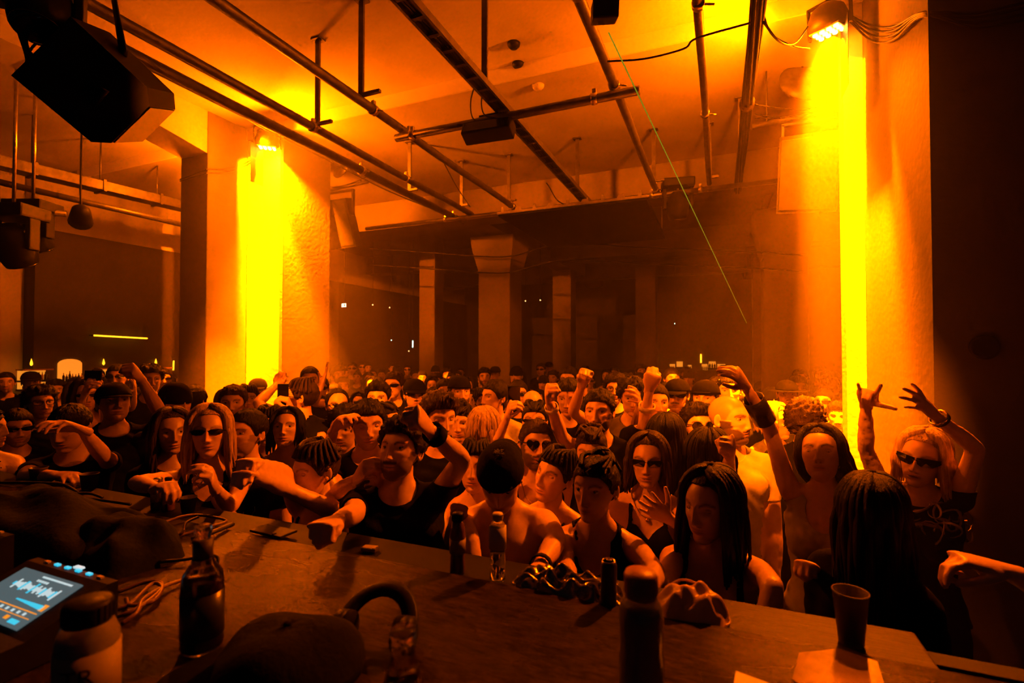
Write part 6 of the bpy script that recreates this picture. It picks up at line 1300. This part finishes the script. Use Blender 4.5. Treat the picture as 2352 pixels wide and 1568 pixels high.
# ---- media player with lit screen
M['ui_dark'] = mat('ui_dark', (.02, .03, .03), .3, emit=(.07, .11, .12), estr=1.0)
M['ui_cyan'] = mat('ui_cyan', (.05, .3, .4), .3, emit=(.02, .45, .65), estr=1.3)
M['ui_pale'] = mat('ui_pale', (.3, .4, .4), .3, emit=(.45, .68, .72), estr=1.0)
M['ui_orange'] = mat('ui_orange', (.4, .2, .05), .3, emit=(.85, .30, .01), estr=1.0)
def player(x0, x1, y0, y1, label, lit=True):
    e = base_empty('media_player', ((x0 + x1) / 2, (y0 + y1) / 2, ZT), label, 'media player', 'media players'); xc = (x0 + x1) / 2
    zb, zf = ZT + .112, ZT + .055
    V = [(x0, y0, ZT + .004), (x1, y0, ZT + .004), (x1, y1, ZT + .004), (x0, y1, ZT + .004), (x0, y0, zf), (x1, y0, zf), (x1, y1 - .16, zf + .006), (x1, y1 - .02, zb), (x1, y1, zb), (x0, y1, zb), (x0, y1 - .02, zb), (x0, y1 - .16, zf + .006)]
    mb = MB(); mb.add(V, [(3, 2, 1, 0), (0, 1, 5, 4), (4, 5, 6, 11), (11, 6, 7, 10), (10, 7, 8, 9), (9, 8, 2, 3), (1, 2, 8, 7, 6, 5), (0, 4, 11, 10, 9, 3)]); mb.build('body', 'black_plastic', e)
    A = np.array((0, y1 - .16, zf + .006)); Bv = np.array((0, .14, zb - zf - .006)); L = np.linalg.norm(Bv); Bv /= L; nn = unit3(np.cross((1, 0, 0), Bv))
    def q(u0, u1, v0, v1, lift): return [np.array((xc + a, 0, 0)) + A + Bv * b + nn * lift for a, b in ((u0, v0), (u1, v0), (u1, v1), (u0, v1))]
    def slab(u0, u1, v0, v1, l0, l1, m, name, par):
        mb = MB(); P = q(u0, u1, v0, v1, l0) + q(u0, u1, v0, v1, l1); mb.add(P, [(3, 2, 1, 0), (4, 5, 6, 7), (0, 1, 5, 4), (1, 2, 6, 5), (2, 3, 7, 6), (3, 0, 4, 7)]); return mb.build(name, m, par, origin=e['_base'])
    scr = slab(-.125, .105, .012, .130, .0005, .004, 'ui_dark' if lit else 'lens_dark', 'screen', e)
    if lit:
        sub = lambda u0, u1, v0, v1, m, nm: slab(u0, u1, v0, v1, .0042, .0048, m, nm, scr)
        for k in range(22):
            h = .004 + .010 * abs(math.sin(k * 1.7) * math.cos(k * .6)); sub(-.085 + k * .0075, -.0795 + k * .0075, .092 - h, .092 + h, 'ui_pale' if k % 5 else 'ui_cyan', 'waveform_bar')
        for k in range(14):
            h = .002 + .006 * (k / 14); sub(-.01 + k * .0075, -.004 + k * .0075, .064 - h, .064 + h * .4, 'ui_cyan', 'wave_preview')
        for k in range(16): sub(-.03 + k * .0072, -.0245 + k * .0072, .119, .123, 'ui_pale', 'title_mark')
        for k in range(5): sub(-.03 + k * .009, -.024 + k * .009, .108, .113, 'ui_pale', 'time_digit')
        sub(-.12, .10, .047, .049, 'ui_orange', 'cue_line'); sub(-.12, .10, .034, .0355, 'ui_orange', 'cue_line')
        for k in range(9): sub(-.11 + k * .022, -.102 + k * .022, .038, .044, 'ui_pale', 'cue_mark')
        sub(-.12, -.095, .050, .066, 'ui_orange', 'hot_cue'); sub(.03, .043, .022, .030, 'ui_orange', 'hot_cue'); sub(-.12, -.06, .014, .028, 'ui_pale', 'deck_panel'); sub(.055, .085, .018, .027, 'ui_cyan', 'deck_panel'); sub(.088, .102, .055, .070, 'ui_orange', 'hot_cue')
    for k in range(6):
        x = x0 + .06 + k * .042; mb = MB(); mb.box((x, y1 - .008, zb + .002), (.016, .007, .004)); mb.build('button', 'ui_cyan' if k in (1, 2, 3, 4) and lit else 'cap_white', e)
    mb = MB(); mb.box((xc + .01, y1 + .001 - .0, zb + .003), (.028, .010, .004)); mb.build('usb_light', 'ui_pale', e)
    MB().lathe([(.095, 0), (.098, .004), (.098, .014), (.09, .018), (.001, .018)], (xc - .03, y0 + (y1 - y0 - .16) * .5, zf + .002), 32).build('jog_wheel', 'black_metal', e)
    return e
player(-1.555, -1.235, .22, .69, 'media player with glowing blue screen in the lower left corner'); player(-2.13, -1.81, .28, .75, 'second media player with small blue lights at the left edge')
for k, (x, y, c_) in enumerate(((-1.78, .79, 'ui_cyan'), (-1.745, .79, 'ui_pale'))): pass
# ---- cables on the counter
def tcable(pts, r, label, m='cable'): mb = MB(); mb.tube(spline([PZ(x, y, ZT + r + h) for x, y, h in pts], 8), r, 6); tag(mb.build('cable', m), label, 'cable', 'cables on the counter')
tcable([(-40, 1108, .0), (60, 1108, .01), (140, 1112, .012), (178, 1130, 0)], .007, 'cable along the far counter edge at the left')
tcable([(90, 1142, 0), (160, 1134, .01), (205, 1133, .01), (235, 1142, 0)], .006, 'short cable beside the black jacket')
tcable([(130, 1150, 0), (185, 1144, .012), (245, 1150, .01), (300, 1158, 0)], .006, 'cable lying along the counter towards the blonde woman')
tcable([(350, 1215, 0), (390, 1195, .01), (430, 1184, .012), (470, 1184, .005), (520, 1196, 0), (470, 1212, .003), (395, 1235, 0)], .005, 'looped cable behind the beer bottle', 'cable_red')
tcable([(395, 1237, 0), (420, 1222, .01), (428, 1200, .012), (455, 1187, .01)], .005, 'thin cable crossing the loop behind the beer bottle', 'cable_red')
tcable([(440, 1238, 0), (480, 1225, .01), (535, 1203, 0)], .008, 'thick dark cable end behind the beer bottle')
tcable([(255, 1405, 0), (300, 1385, .01), (350, 1340, .015), (372, 1350, .012), (350, 1380, .01), (300, 1390, .01), (290, 1375, .004)], .005, 'red cable looping beside the media player', 'cable_red')
tcable([(280, 1432, 0), (315, 1405, .01), (330, 1375, .012), (380, 1345, .01), (440, 1325, 0)], .005, 'red cable running behind the beer bottle', 'cable_red')
tcable([(270, 1360, 0), (330, 1338, .01), (365, 1336, .012), (368, 1355, .012), (310, 1400, .01), (255, 1420, 0)], .005, 'second red cable coil beside the media player', 'cable_red')
tcable([(365, 1290, .01), (420, 1285, .01), (480, 1275, .015), (500, 1280, .02), (498, 1300, .0)], .005, 'dark cable passing behind the beer bottle neck')

for o in bpy.data.objects:
    if '_base' in o: del o['_base']
